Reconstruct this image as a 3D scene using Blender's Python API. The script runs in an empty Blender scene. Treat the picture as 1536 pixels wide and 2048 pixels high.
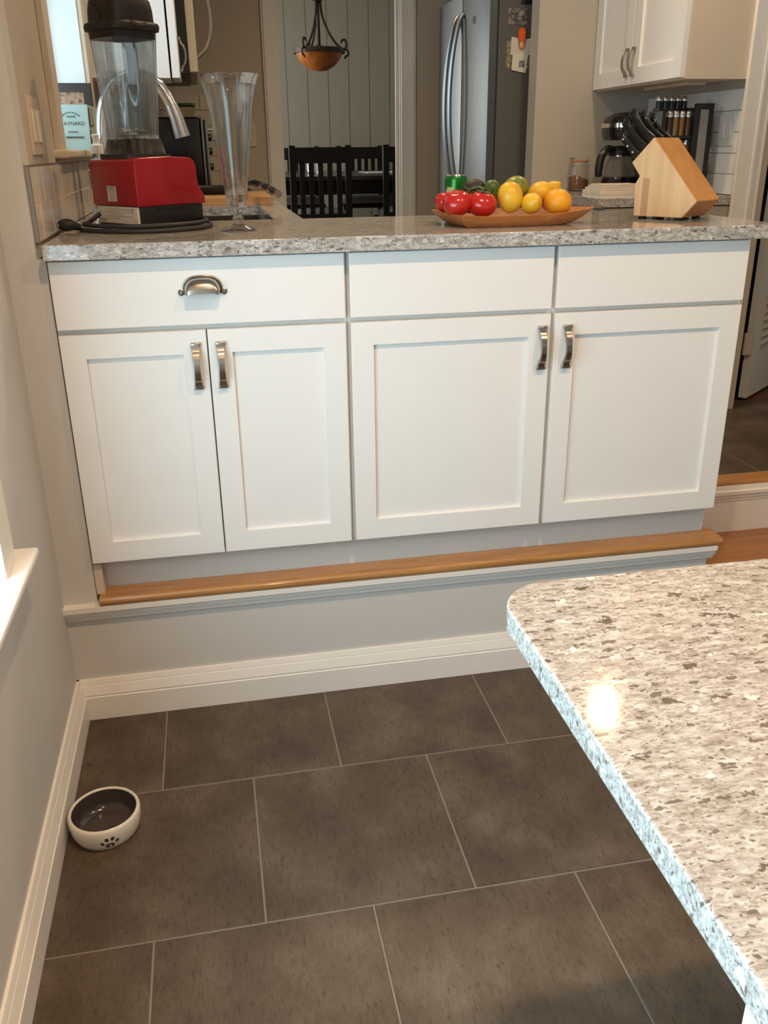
import bpy, bmesh, math, random
from mathutils import Vector, Matrix
random.seed(4)
S = bpy.context.scene
C = S.collection
PI = math.pi
U = 0.029            # one working unit in metres
ZF = -42.6           # lower floor level in working units (z = 0 is the top of the drawer fronts)

def W(x, y, z): return Vector((x*U, y*U, (z-ZF)*U))

# ------------------------------------------------------------------ camera
cam = bpy.data.cameras.new('camera'); co = bpy.data.objects.new('camera', cam); C.objects.link(co)
yaw, pitch, roll = 0.1915, -0.3879, -0.0111
fw = Vector((math.sin(yaw)*math.cos(pitch), math.cos(yaw)*math.cos(pitch), math.sin(pitch)))
rt = Vector((math.cos(yaw), -math.sin(yaw), 0)); up = rt.cross(fw)
r2 = rt*math.cos(roll)+up*math.sin(roll); u2 = -rt*math.sin(roll)+up*math.cos(roll)
M = Matrix((r2, u2, -fw)).transposed().to_4x4(); M.translation = W(12.681, -74.95, 8.014)
co.matrix_world = M
cam.sensor_fit = 'VERTICAL'; cam.sensor_height = 36; cam.lens = 1759.7/2048*36
cam.shift_x = -(775.28-768)/2048; cam.shift_y = (1014.58-1024)/2048
cam.clip_start = 0.02; cam.clip_end = 60
S.camera = co
S.view_settings.view_transform = 'Standard'; S.view_settings.look = 'None'
S.view_settings.gamma = 1; S.view_settings.use_curve_mapping = False
S.view_settings.exposure = 0.03

# ------------------------------------------------------------------ sky
w = bpy.data.worlds.new('sky'); S.world = w; w.use_nodes = True
bg = w.node_tree.nodes['Background']; bg.inputs[0].default_value = (0.72, 0.86, 1.0, 1); bg.inputs[1].default_value = 0.6

def area(name, loc, direction, sx, sy, energy, col, spread=180):
    l = bpy.data.lights.new(name, 'AREA'); l.shape = 'RECTANGLE'; l.size = sx*U; l.size_y = sy*U
    l.energy = energy; l.color = col; l.spread = math.radians(spread)
    o = bpy.data.objects.new(name, l); C.objects.link(o); o.location = W(*loc)
    o.rotation_euler = Vector(direction).to_track_quat('-Z', 'Y').to_euler()
    return o
DAY = (0.60, 0.86, 1.0)
area('daylight_breakfast_window', (-7.5, -56, -4), (1, 0, -0.25), 68, 32, 43, DAY)  # stretched past the visible window end to even the daylight on the doors
area('daylight_sink_window', (-12, 28, 27), (.6, .8, -0.1), 22, 38, 5.5, DAY, 130)
area('daylight_dining_window', (-22, 200, 20), (1, 0, -0.05), 70, 45, 66, (1.0, 0.98, 0.93))
area('rear_fill_light', (75, -149, 8), (-0.15, 1, -0.05), 60, 50, 3, DAY)  # added fill from behind the camera; the rear wall has no window

# ------------------------------------------------------------------ materials
MATS = {}
def new_mat(name):
    m = bpy.data.materials.new(name); m.use_nodes = True
    return m, m.node_tree.nodes, m.node_tree.links, m.node_tree.nodes['Principled BSDF']
def plain(name, col, rough=0.5, metal=0.0, spec=0.5, bump=0.0, bscale=300, var=0.0, coat=0.0):
    if name in MATS: return MATS[name]
    m, n, l, b = new_mat(name)
    b.inputs['Base Color'].default_value = (*col, 1); b.inputs['Roughness'].default_value = rough
    b.inputs['Metallic'].default_value = metal; b.inputs['Specular IOR Level'].default_value = spec
    b.inputs['Coat Weight'].default_value = coat; b.inputs['Coat Roughness'].default_value = 0.08
    tc = n.new('ShaderNodeTexCoord'); nz = n.new('ShaderNodeTexNoise'); nz.inputs['Scale'].default_value = bscale
    nz.inputs['Detail'].default_value = 3
    l.new(tc.outputs['Object'], nz.inputs['Vector'])
    v = max(var, 0.02)
    mx = n.new('ShaderNodeMix'); mx.data_type = 'RGBA'
    mx.inputs[6].default_value = (*[c*(1-v) for c in col], 1); mx.inputs[7].default_value = (*[min(1, c*(1+v)) for c in col], 1)
    nz2 = n.new('ShaderNodeTexNoise'); nz2.inputs['Scale'].default_value = 12; l.new(tc.outputs['Object'], nz2.inputs['Vector'])
    l.new(nz2.outputs['Fac'], mx.inputs[0]); l.new(mx.outputs[2], b.inputs['Base Color'])
    if bump:
        bp = n.new('ShaderNodeBump'); bp.inputs['Strength'].default_value = bump; bp.inputs['Distance'].default_value = 0.001
        l.new(nz.outputs['Fac'], bp.inputs['Height']); l.new(bp.outputs['Normal'], b.inputs['Normal'])
    MATS[name] = m; return m
def glass(name, col=(1, 1, 1), rough=0.0, ior=1.45, mixt=0.0):
    m, n, l, b = new_mat(name)
    b.inputs['Base Color'].default_value = (*col, 1); b.inputs['Roughness'].default_value = rough
    b.inputs['IOR'].default_value = ior; b.inputs['Transmission Weight'].default_value = 1
    MATS[name] = m; return m
def thin_glass(name, col=(1, 1, 1), tint=(.93, .95, .95), lo=.12, hi=.85):
    """mostly see-through where faced squarely, refracting and mirroring towards its edges"""
    m, n, l, b = new_mat(name)
    b.inputs['Base Color'].default_value = (*col, 1); b.inputs['Roughness'].default_value = 0.0
    b.inputs['IOR'].default_value = 1.45; b.inputs['Transmission Weight'].default_value = 1
    tr = n.new('ShaderNodeBsdfTransparent'); tr.inputs[0].default_value = (*tint, 1)
    lw = n.new('ShaderNodeLayerWeight'); lw.inputs['Blend'].default_value = .35
    mr = n.new('ShaderNodeMapRange'); mr.inputs['To Min'].default_value = lo; mr.inputs['To Max'].default_value = hi
    l.new(lw.outputs['Facing'], mr.inputs['Value'])
    mx = n.new('ShaderNodeMixShader'); l.new(mr.outputs[0], mx.inputs[0]); l.new(tr.outputs[0], mx.inputs[1]); l.new(b.outputs[0], mx.inputs[2])
    l.new(mx.outputs[0], n['Material Output'].inputs['Surface'])
    MATS[name] = m; return m
def ramp(n, pts):
    r = n.new('ShaderNodeValToRGB'); e = r.color_ramp.elements
    while len(e) < len(pts): e.new(0.5)
    for i, (p, c) in enumerate(pts): e[i].position = p; e[i].color = (*c, 1) if len(c) == 3 else c
    return r
def granite(name, tint=1.0):
    m, n, l, b = new_mat(name)
    tc = n.new('ShaderNodeTexCoord')
    def mp(sc, rot=(0, 0, 0)):
        q = n.new('ShaderNodeMapping'); q.inputs['Scale'].default_value = sc; q.inputs['Rotation'].default_value = rot
        l.new(tc.outputs['Object'], q.inputs['Vector']); return q
    # domain warp
    wn = n.new('ShaderNodeTexNoise'); wn.inputs['Scale'].default_value = 110; wn.inputs['Detail'].default_value = 4
    l.new(tc.outputs['Object'], wn.inputs['Vector'])
    def warped(q, amt):
        s = n.new('ShaderNodeVectorMath'); s.operation = 'MULTIPLY_ADD'; s.inputs[1].default_value = (amt,)*3
        l.new(wn.outputs['Color'], s.inputs[0]); l.new(q.outputs[0], s.inputs[2]); return s
    base = n.new('ShaderNodeTexNoise'); base.inputs['Scale'].default_value = 95; base.inputs['Detail'].default_value = 6; base.inputs['Roughness'].default_value = 0.7
    q = mp((0.55, 1.5, 1.2), (0, 0, 0.25)); l.new(warped(q, 0.01).outputs[0], base.inputs['Vector'])
    rb = ramp(n, [(0.32, (.20, .165, .13)), (0.42, (.34, .31, .275)), (0.52, (.445, .425, .395)), (0.66, (.64, .63, .61))])
    l.new(base.outputs['Fac'], rb.inputs['Fac'])
    def flecks(sc, rot, scale, thr, rnd_lo, amt, op):
        v = n.new('ShaderNodeTexVoronoi'); v.inputs['Scale'].default_value = scale; v.inputs['Randomness'].default_value = 1
        l.new(warped(mp(sc, rot), amt).outputs[0], v.inputs['Vector'])
        d = n.new('ShaderNodeMapRange'); d.interpolation_type = 'SMOOTHSTEP'; d.inputs['From Min'].default_value = thr*1.12; d.inputs['From Max'].default_value = thr*.8
        l.new(v.outputs['Distance'], d.inputs['Value'])
        sp = n.new('ShaderNodeSeparateColor'); l.new(v.outputs['Color'], sp.inputs[0])
        g = n.new('ShaderNodeMath'); g.operation = 'GREATER_THAN'; g.inputs[1].default_value = rnd_lo
        l.new(sp.outputs[0], g.inputs[0])
        mu = n.new('ShaderNodeMath'); mu.operation = 'MULTIPLY'; l.new(d.outputs[0], mu.inputs[0])
        g2 = n.new('ShaderNodeMath'); g2.operation = 'MULTIPLY'; g2.inputs[1].default_value = op; l.new(g.outputs[0], g2.inputs[0]); l.new(g2.outputs[0], mu.inputs[1])
        return mu
    cur = rb.outputs['Color']
    for sc, rot, scale, thr, lo, amt, col, op in (
        ((0.7, 1.5, 1.4), (0, 0, 0.35), 150, 0.40, 0.66, 0.012, (.30, .26, .215), .75),
        ((0.6, 1.6, 1.5), (0, 0, -0.3), 80, 0.38, 0.80, 0.020, (.13, .10, .075), .85),
        ((0.7, 1.4, 1.2), (0, 0, 0.1), 210, 0.38, 0.74, 0.01, (.15, .12, .09), .75),
        ((0.6, 1.3, 1.0), (0, 0, 0.2), 50, 0.34, 0.91, 0.028, (.11, .085, .062), .9),
        ((0.8, 1.3, 1.2), (0, 0, 0.6), 46, 0.34, 0.93, 0.034, (.78, .76, .72), .8)):
        f = flecks(sc, rot, scale, thr, lo, amt, op)
        mx = n.new('ShaderNodeMix'); mx.data_type = 'RGBA'; l.new(f.outputs[0], mx.inputs[0]); l.new(cur, mx.inputs[6])
        mx.inputs[7].default_value = (*col, 1); cur = mx.outputs[2]
    l.new(cur, b.inputs['Base Color'])
    b.inputs['Roughness'].default_value = 0.09; b.inputs['Specular IOR Level'].default_value = 0.5
    MATS[name] = m; return m
def wood(name, c1, c2, rough=0.4, axis=0, scale=1.0, spec=0.5, coat=0.0):
    m, n, l, b = new_mat(name)
    tc = n.new('ShaderNodeTexCoord'); q = n.new('ShaderNodeMapping')
    s = [60*scale]*3; s[axis] = 4*scale; q.inputs['Scale'].default_value = s
    l.new(tc.outputs['Object'], q.inputs['Vector'])
    nz = n.new('ShaderNodeTexNoise'); nz.inputs['Scale'].default_value = 1.0; nz.inputs['Detail'].default_value = 5; nz.inputs['Distortion'].default_value = 0.6
    l.new(q.outputs[0], nz.inputs['Vector'])
    r = ramp(n, [(0.3, c1), (0.7, c2)]); l.new(nz.outputs['Fac'], r.inputs['Fac']); l.new(r.outputs['Color'], b.inputs['Base Color'])
    b.inputs['Roughness'].default_value = rough; b.inputs['Specular IOR Level'].default_value = spec
    b.inputs['Coat Weight'].default_value = coat; b.inputs['Coat Roughness'].default_value = 0.1
    MATS[name] = m; return m
def floor_tile(name):
    m, n, l, b = new_mat(name)
    tc = n.new('ShaderNodeTexCoord'); oi = n.new('ShaderNodeObjectInfo')
    of = n.new('ShaderNodeVectorMath'); of.operation = 'MULTIPLY_ADD'; of.inputs[1].default_value = (7, 5, 3)
    cb = n.new('ShaderNodeCombineXYZ')
    for i in range(3): l.new(oi.outputs['Random'], cb.inputs[i])
    l.new(cb.outputs[0], of.inputs[0]); l.new(tc.outputs['Object'], of.inputs[2])
    def nz(sc, scale, det, ro=0.6):
        q = n.new('ShaderNodeMapping'); q.inputs['Scale'].default_value = sc; l.new(of.outputs[0], q.inputs['Vector'])
        t = n.new('ShaderNodeTexNoise'); t.inputs['Scale'].default_value = scale; t.inputs['Detail'].default_value = det; t.inputs['Roughness'].default_value = ro
        l.new(q.outputs[0], t.inputs['Vector']); return t
    a = nz((1, 0.8, 1), 7, 5); r = ramp(n, [(0.28, (.058, .039, .025)), (0.5, (.090, .064, .044)), (0.74, (.140, .106, .078))]); l.new(a.outputs['Fac'], r.inputs['Fac'])
    s = nz((3.5, 0.9, 1), 45, 5, 0.75); r2_ = ramp(n, [(0.32, (.35, .35, .35)), (0.44, (.92, .92, .92)), (0.7, (1.12, 1.1, 1.08))]); l.new(s.outputs['Fac'], r2_.inputs['Fac'])
    f = nz((2.0, 1, 1), 150, 3, 0.8); r3 = ramp(n, [(0.33, (.30, .28, .25)), (0.41, (1, 1, 1))]); l.new(f.outputs['Fac'], r3.inputs['Fac'])
    m1 = n.new('ShaderNodeMix'); m1.data_type = 'RGBA'; m1.blend_type = 'MULTIPLY'; m1.inputs[0].default_value = .9
    l.new(r.outputs[0], m1.inputs[6]); l.new(r2_.outputs[0], m1.inputs[7])
    m2 = n.new('ShaderNodeMix'); m2.data_type = 'RGBA'; m2.blend_type = 'MULTIPLY'; m2.inputs[0].default_value = .8
    l.new(m1.outputs[2], m2.inputs[6]); l.new(r3.outputs[0], m2.inputs[7])
    l.new(m2.outputs[2], b.inputs['Base Color'])
    b.inputs['Roughness'].default_value = 0.42; b.inputs['Specular IOR Level'].default_value = 0.4
    bp = n.new('ShaderNodeBump'); bp.inputs['Strength'].default_value = .15; bp.inputs['Distance'].default_value = 0.001
    l.new(f.outputs['Fac'], bp.inputs['Height']); l.new(bp.outputs['Normal'], b.inputs['Normal'])
    MATS[name] = m; return m
def emit(name, col, st):
    m, n, l, b = new_mat(name); b.inputs['Emission Color'].default_value = (*col, 1); b.inputs['Emission Strength'].default_value = st
    MATS[name] = m; return m
def blotch(name, cols, scale, rough=0.4):
    m, n, l, b = new_mat(name); tc = n.new('ShaderNodeTexCoord')
    t = n.new('ShaderNodeTexNoise'); t.inputs['Scale'].default_value = scale; t.inputs['Detail'].default_value = 2; l.new(tc.outputs['Object'], t.inputs['Vector'])
    k = len(cols); r = ramp(n, [(0.3+0.4*i/(k-1), c) for i, c in enumerate(cols)]); l.new(t.outputs['Fac'], r.inputs['Fac'])
    l.new(r.outputs[0], b.inputs['Base Color']); b.inputs['Roughness'].default_value = rough
    MATS[name] = m; return m

WALL = plain('grey_wall_paint', (.60, .575, .54), .6, bump=.12, bscale=500)
KWALL = plain('taupe_wall_paint', (.50, .42, .33), .6, bump=.12, bscale=500)
DWALL = plain('sage_wall_paint', (.23, .21, .155), .65, bump=.1, bscale=500)
CEIL = plain('ceiling_paint', (.80, .78, .74), .8)
WHITE = plain('white_trim_paint', (.80, .76, .70), .38, bump=.03)
CAB = plain('white_cabinet_paint', (.82, .80, .765), .36, bump=.02)
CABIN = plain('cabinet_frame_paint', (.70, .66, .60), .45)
BRUSH = plain('brushed_nickel', (.42, .38, .33), .26, 1.0)
STEEL = plain('stainless_steel', (.52, .53, .53), .32, 1.0)
CHROME = plain('chrome', (.75, .74, .72), .12, 1.0)
BLACK = plain('black_plastic', (.012, .011, .011), .32)
BLACKG = plain('gloss_black', (.010, .010, .011), .1)
DKRUB = plain('dark_rubber', (.02, .018, .016), .6)
LIDBRN = plain('black_rubber_lid', (.016, .011, .009), .5, spec=.3)
RED = plain('red_gloss_plastic', (.30, .006, .011), .24, spec=.35, coat=.15)
PAPER = plain('paper_label', (.62, .57, .48), .6)
INK = plain('ink', (.10, .09, .08), .7)
CHAIRB = plain('black_wood', (.005, .005, .005), .45, spec=.25)
SEATG = plain('grey_upholstery', (.16, .16, .15), .8)
FRSIDE = plain('fridge_side_grey', (.10, .093, .082), .5)
DARKIN = plain('closet_shade_tone', (.02, .016, .012), .8)  # near-black colour puts the closet's shade into its walls and shelves
OAK = wood('oak_stair_wood', (.34, .15, .045), (.50, .25, .085), .3, 0, 1.2, coat=.3)
OAKD = wood('oak_tread_wood', (.30, .12, .04), (.42, .19, .065), .35, 0, 1.0)
MAPLE = wood('maple', (.66, .44, .23), (.76, .54, .31), .45, 2, .8)
MAPLED = wood('maple_edge', (.55, .26, .075), (.66, .34, .11), .4, 2, .8)
MAPLEB = wood('maple_foot', (.40, .17, .06), (.50, .23, .08), .45, 0, .8)
ACACIA = wood('reddish_bowl_wood', (.36, .125, .035), (.50, .20, .06), .4, 0, 1.6)
BOARD = wood('cutting_board_wood', (.40, .20, .08), (.52, .29, .12), .5, 0, 1.0)
GRAN = granite('quartz_worktop')
TILE = floor_tile('slate_brown_tile')
GROUT = plain('grout', (.20, .17, .135), .8, bump=.3, bscale=600)
GLASS = thin_glass('clear_glass', (1, 1, 1), (.97, .98, .98), .5, 1.0)
JARG = thin_glass('clear_plastic', (.92, .93, .93), (.88, .90, .90), .28, .9)
JARB = thin_glass('smoky_plastic', (.6, .58, .55), (.62, .60, .57), .25, .8)
PANE = glass('window_glass', (.97, .99, 1), 0, 1.1)
SUBWAY = plain('glazed_subway_tile', (.68, .60, .53), .14)
SUBWAYW = plain('glazed_white_tile', (.80, .82, .82), .16)
TGROUT = plain('tile_grout', (.72, .66, .58), .8)
BEIGE = plain('beige_plate', (.62, .52, .38), .45)

# ------------------------------------------------------------------ geometry helpers (all in working units)
def nb(): return bmesh.new()
def merge(bm, tmp):
    me = bpy.data.meshes.new('tmp'); tmp.to_mesh(me); tmp.free(); bm.from_mesh(me); bpy.data.meshes.remove(me); return bm
def box(bm, x0, x1, y0, y1, z0, z1, bev=0.0, seg=2):
    t = nb(); bmesh.ops.create_cube(t, size=1)
    for v in t.verts: v.co = Vector(((x0+x1)/2+v.co.x*(x1-x0), (y0+y1)/2+v.co.y*(y1-y0), (z0+z1)/2+v.co.z*(z1-z0)))
    if bev: bmesh.ops.bevel(t, geom=list(t.edges), offset=bev, segments=seg, affect='EDGES', profile=.5)
    return merge(bm, t)
def B(*a, **k): return box(nb(), *a, **k)
def prism(bm, pts, axis, a, b, bev=0.0, seg=2):
    t = nb()
    def mk(p, q):
        if axis == 'x': return (q, p[0], p[1])
        if axis == 'y': return (p[0], q, p[1])
        return (p[0], p[1], q)
    A = [t.verts.new(mk(p, a)) for p in pts]; Bv = [t.verts.new(mk(p, b)) for p in pts]
    t.faces.new(A); t.faces.new(Bv[::-1]); k = len(pts)
    for i in range(k): t.faces.new((A[i], Bv[i], Bv[(i+1) % k], A[(i+1) % k]))
    bmesh.ops.recalc_face_normals(t, faces=t.faces)
    if bev: bmesh.ops.bevel(t, geom=list(t.edges), offset=bev, segments=seg, affect='EDGES', profile=.5)
    return merge(bm, t)
def loft(bm, rings, cap0=True, cap1=True, closed=True):
    t = nb(); R = [[t.verts.new(p) for p in r] for r in rings]
    for A, Bq in zip(R, R[1:]):
        k = len(A)
        for i in range(k if closed else k-1): t.faces.new((A[i], A[(i+1) % k], Bq[(i+1) % k], Bq[i]))
    if cap0: t.faces.new(R[0][::-1])
    if cap1: t.faces.new(R[-1])
    bmesh.ops.recalc_face_normals(t, faces=t.faces)
    return merge(bm, t)
def lathe(bm, prof, c=(0, 0, 0), seg=40, cap0=True, cap1=True):
    rings = [[(c[0]+r*math.cos(2*PI*i/seg), c[1]+r*math.sin(2*PI*i/seg), c[2]+z) for i in range(seg)] for r, z in prof]
    return loft(bm, rings, cap0, cap1)
def tube(bm, pts, r, seg=10, closed=False):
    P = [Vector(p) for p in pts]; k = len(P)
    rr = r if isinstance(r, (list, tuple)) else [r]*k
    rings = []; nrm = None
    for i in range(k):
        if closed: t = (P[(i+1) % k]-P[i-1]).normalized()
        else: t = (P[min(i+1, k-1)]-P[max(i-1, 0)]).normalized()
        if nrm is None:
            nrm = t.orthogonal().normalized()
        nrm = (nrm-t*nrm.dot(t)).normalized(); bn = t.cross(nrm)
        rings.append([P[i]+(nrm*math.cos(2*PI*j/seg)+bn*math.sin(2*PI*j/seg))*rr[i] for j in range(seg)])
    if closed: rings.append(rings[0])
    return loft(bm, rings, not closed, not closed)
def spline(pts, n=8, closed=False):
    P = [Vector(p) for p in pts]; k = len(P); out = []
    for i in range(k if closed else k-1):
        p0 = P[(i-1) % k] if closed or i > 0 else P[i]; p1 = P[i]; p2 = P[(i+1) % k]; p3 = P[(i+2) % k] if closed or i+2 < k else p2
        for j in range(n):
            t = j/n
            out.append(0.5*((2*p1)+(p2-p0)*t+(2*p0-5*p1+4*p2-p3)*t*t+(3*p1-p0-3*p2+p3)*t**3))
    if not closed: out.append(P[-1])
    return out
def blob(bm, c, r, sx=1, sy=1, sz=1, seg=28, rings=18, f=None, rot=None):
    """lathe-like body with shape function f(theta from pole 0..pi, phi) -> radius factor"""
    t = []
    for i in range(rings+1):
        th = PI*i/rings
        th = min(max(th, 0.02), PI-0.02); row = []
        for j in range(seg):
            ph = 2*PI*j/seg; q = r*(f(th, ph) if f else 1)
            v = Vector((q*math.sin(th)*math.cos(ph)*sx, q*math.sin(th)*math.sin(ph)*sy, q*math.cos(th)*sz))
            if rot: v = rot @ v
            row.append(v+Vector(c))
        t.append(row)
    return loft(bm, t)
def xform(bm, mat):
    bmesh.ops.transform(bm, matrix=mat, verts=bm.verts); return bm
def sqring(c, hx, hy, z, e=4.0, ang=0.0, k=40):
    out = []
    for i in range(k):
        a = 2*PI*i/k; ca, sa = math.cos(a), math.sin(a)
        x = hx*math.copysign(abs(ca)**(2/e), ca); y = hy*math.copysign(abs(sa)**(2/e), sa)
        out.append((c[0]+x*math.cos(ang)-y*math.sin(ang), c[1]+x*math.sin(ang)+y*math.cos(ang), z))
    return out

# ------------------------------------------------------------------ object helpers
ORI = {}
def finish(name, bm, mat, o, smooth=True, ang=35):
    me = bpy.data.meshes.new(name)
    ov = Vector(o)
    for v in bm.verts: v.co = (v.co-ov)*U
    bm.to_mesh(me); bm.free()
    me.materials.append(mat)
    if smooth:
        me.shade_smooth(); me.set_sharp_from_angle(angle=math.radians(ang))
    ob = bpy.data.objects.new(name, me); C.objects.link(ob); ORI[ob.name] = o
    if smooth and ang <= 35:
        wm = ob.modifiers.new('weighted_normal', 'WEIGHTED_NORMAL'); wm.keep_sharp = True; wm.weight = 60
    return ob
def tagit(ob, label, cat, group=None):
    ob['label'] = label; ob['category'] = cat
    if group: ob['group'] = group
    return ob
def thing(name, label, cat, o, group=None):
    ob = bpy.data.objects.new(name, None); C.objects.link(ob); ob.location = W(*o); ob.empty_display_size = .02
    ORI[ob.name] = o
    return tagit(ob, label, cat, group)
def part(parent, name, bm, mat, label=None, ang=35):
    o = ORI[parent.name]; ob = finish(name, bm, mat, o, True, ang); ob.parent = parent
    if label: ob['label'] = label
    return ob
def solo(name, bm, mat, label, cat, o, group=None, ang=35):
    ob = finish(name, bm, mat, o, True, ang); ob.location = W(*o); return tagit(ob, label, cat, group)
def struct(name, bm, mat, label=None, o=(0, 0, ZF)):
    ob = finish(name, bm, mat, o); ob.location = W(*o); ob['kind'] = 'structure'
    if label: ob['label'] = label
    return ob
def structroot(name, o=(0, 0, ZF), label=None):
    ob = bpy.data.objects.new(name, None); C.objects.link(ob); ob.location = W(*o); ORI[ob.name] = o; ob['kind'] = 'structure'
    if label: ob['label'] = label
    return ob
TC = {}
def tilepiece(parent, name, x0, x1, y0, y1, z0, z1, mat, bev=0.04):
    key = (round(x1-x0, 2), round(y1-y0, 2), round(z1-z0, 2), mat.name)
    c = ((x0+x1)/2, (y0+y1)/2, (z0+z1)/2)
    if key not in TC:
        bm = B(x0-c[0], x1-c[0], y0-c[1], y1-c[1], z0-c[2], z1-c[2], bev=bev, seg=1)
        for v in bm.verts: v.co *= U
        me = bpy.data.meshes.new(name); bm.to_mesh(me); bm.free(); me.materials.append(mat); TC[key] = me
    ob = bpy.data.objects.new(name, TC[key]); C.objects.link(ob); ob.parent = parent
    po = ORI[parent.name]; ob.location = (Vector(c)-Vector(po))*U
    return ob
def text(parent, s, size, mat, loc, rot, name='lettering', thick=0.004):
    cu = bpy.data.curves.new('txt', 'FONT'); cu.body = s; cu.size = size*U; cu.align_x = 'CENTER'; cu.align_y = 'CENTER'; cu.extrude = thick*U
    to = bpy.data.objects.new('txt', cu); C.objects.link(to)
    bpy.context.view_layer.update()
    me = bpy.data.meshes.new_from_object(to); bpy.data.objects.remove(to); bpy.data.curves.remove(cu)
    me.materials.clear(); me.materials.append(mat)
    ob = bpy.data.objects.new(name, me); C.objects.link(ob); ob.parent = parent
    ob.location = (Vector(loc)-Vector(ORI[parent.name]))*U; ob.rotation_euler = rot
    return ob

# ================================================================== SETTING
K = -29.7            # kitchen floor level
CE = 55              # ceiling level
# lower floor with tiles laid in running bond
XL, XR, YB, YF = -2.9, 124.0, 0.6, -150.0
fl = struct('floor', B(XL, XR, YF, YB, ZF-1, ZF-0.06), GROUT, 'dark brown tiled floor with pale grout lines')
TW, TD, ta, tyA, tg = 15.415, 15.778, 5.073, -11.788, 0.085
def lay(parent, x0, x1, y0, y1, z, a, yA, rows, shift0):
    for k in rows:
        ya, yb = yA+k*TD, yA+(k+1)*TD
        ya, yb = max(ya, y0), min(yb, y1)
        if yb-ya < .5: continue
        sh = (TW/2 if (k % 2) != shift0 else 0)
        n0 = math.floor((x0-a-sh)/TW)-1
        for i in range(n0, n0+14):
            xa, xb = max(a+sh+i*TW, x0), min(a+sh+(i+1)*TW, x1)
            if xb-xa < .5: continue
            tilepiece(parent, 'tile', xa+tg, xb-tg, ya+tg, yb-tg, z-.3, z, TILE)
lay(fl, XL, 78, -92, YB, ZF, ta, tyA, range(-6, 1), 0)
# kitchen floor slab
kf = struct('floor_kitchen', B(-.6, 61.9, 0.9, 115, K-.7, K-.06), GROUT, 'dark brown tiled kitchen floor', )
kf2 = struct('floor_kitchen_side', B(61.9, 124, 15.6, 115, K-.7, K-.06), GROUT, 'dark brown tiled kitchen floor at the top of the steps')
lay(kf2, 62, 108, 17.2, 47, K, 62.4, 17.2, range(0, 2), 0)
struct('floor_dining', B(-30, 130, 118.5, 300, K-.7, K), wood('dining_floor_wood', (.10, .05, .025), (.16, .085, .04), .35, 1, .6))
struct('floor_closet', B(88.3, 124, 47.2, 71.4, K-.05, K+.06), wood('closet_floor_wood', (.09, .04, .018), (.15, .07, .03), .5, 0, 1.0))
struct('ceiling', B(-30, 130, YF, 300, CE, CE+1), CEIL)
# lower-room left wall with its window opening
WY0, WY1, WZ0, WZ1 = -92.0, -18.2, -18.6, 26.0  # unseen end of the opening lengthened to spread daylight along the doors
bm = nb(); box(bm, -6.4, XL, YF, WY0, ZF, CE); box(bm, -6.4, XL, WY1, YB+.6, ZF, CE)
box(bm, -6.4, XL, WY0, WY1, ZF, WZ0); box(bm, -6.4, XL, WY0, WY1, WZ1, CE)
struct('wall_left', bm, WALL, 'smooth grey painted wall of the lower room')
# face wall under the kitchen level plus the stub of wall left of the cabinets
bm = nb(); box(bm, XL, 61.4, YB, YB+1.0, ZF, -30.4); box(bm, XL, 0.05, YB, YB+.9, -30.4, 0.1); box(bm, XL, -0.6, YB, YB+3.0, 0.1, CE)
struct('wall_back', bm, WALL, 'grey wall below the oak ledge')
struct('wall_rear', B(XL-3, 130, YF-1, YF, ZF, CE), WALL)
struct('wall_right', B(124, 125, YF, 300, ZF, CE), WALL)
# kitchen left wall (window opening over the sink)
KW0, KW1, KWZ0, KWZ1 = 22.0, 52.0, 8.0, 46.0
kl = nb(); box(kl, -5.6, -.6, YB+3, KW0, K, CE); box(kl, -5.6, -.6, KW1, 115, K, CE)
box(kl, -5.6, -.6, KW0, KW1, K, KWZ0); box(kl, -5.6, -.6, KW0, KW1, KWZ1, CE)
wkl = struct('wall_kitchen_left', kl, KWALL, 'taupe kitchen wall with window and low tiled splashback')
# splashback tiles on it
rows = [(1.36, 4.10), (4.18, 6.92)]
for r, (z0, z1) in enumerate(rows):
    y = 1.3 - (0 if r == 1 else 2.8)
    while y < 51:
        ya, yb = max(y, 1.3), min(y+5.52, 52)
        if yb-ya > .4: tilepiece(wkl, 'splashback_tile', -.6, -.27, ya+.04, yb-.04, z0, z1, SUBWAY, .03)
        y += 5.6
part(wkl, 'splashback_grout', B(-.6, -.33, 1.3, 52, 1.33, 6.95), TGROUT)
part(wkl, 'edge_trim', B(-.62, -.24, 1.0, 1.3, 1.35, 7.05, bev=.04), plain('tile_edge_metal', (.30, .26, .21), .4, .6))
part(wkl, 'top_trim', B(-.62, -.24, 1.0, 52, 6.95, 7.08, bev=.03), plain('tile_edge_metal', (.30, .26, .21), .4, .6))
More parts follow.
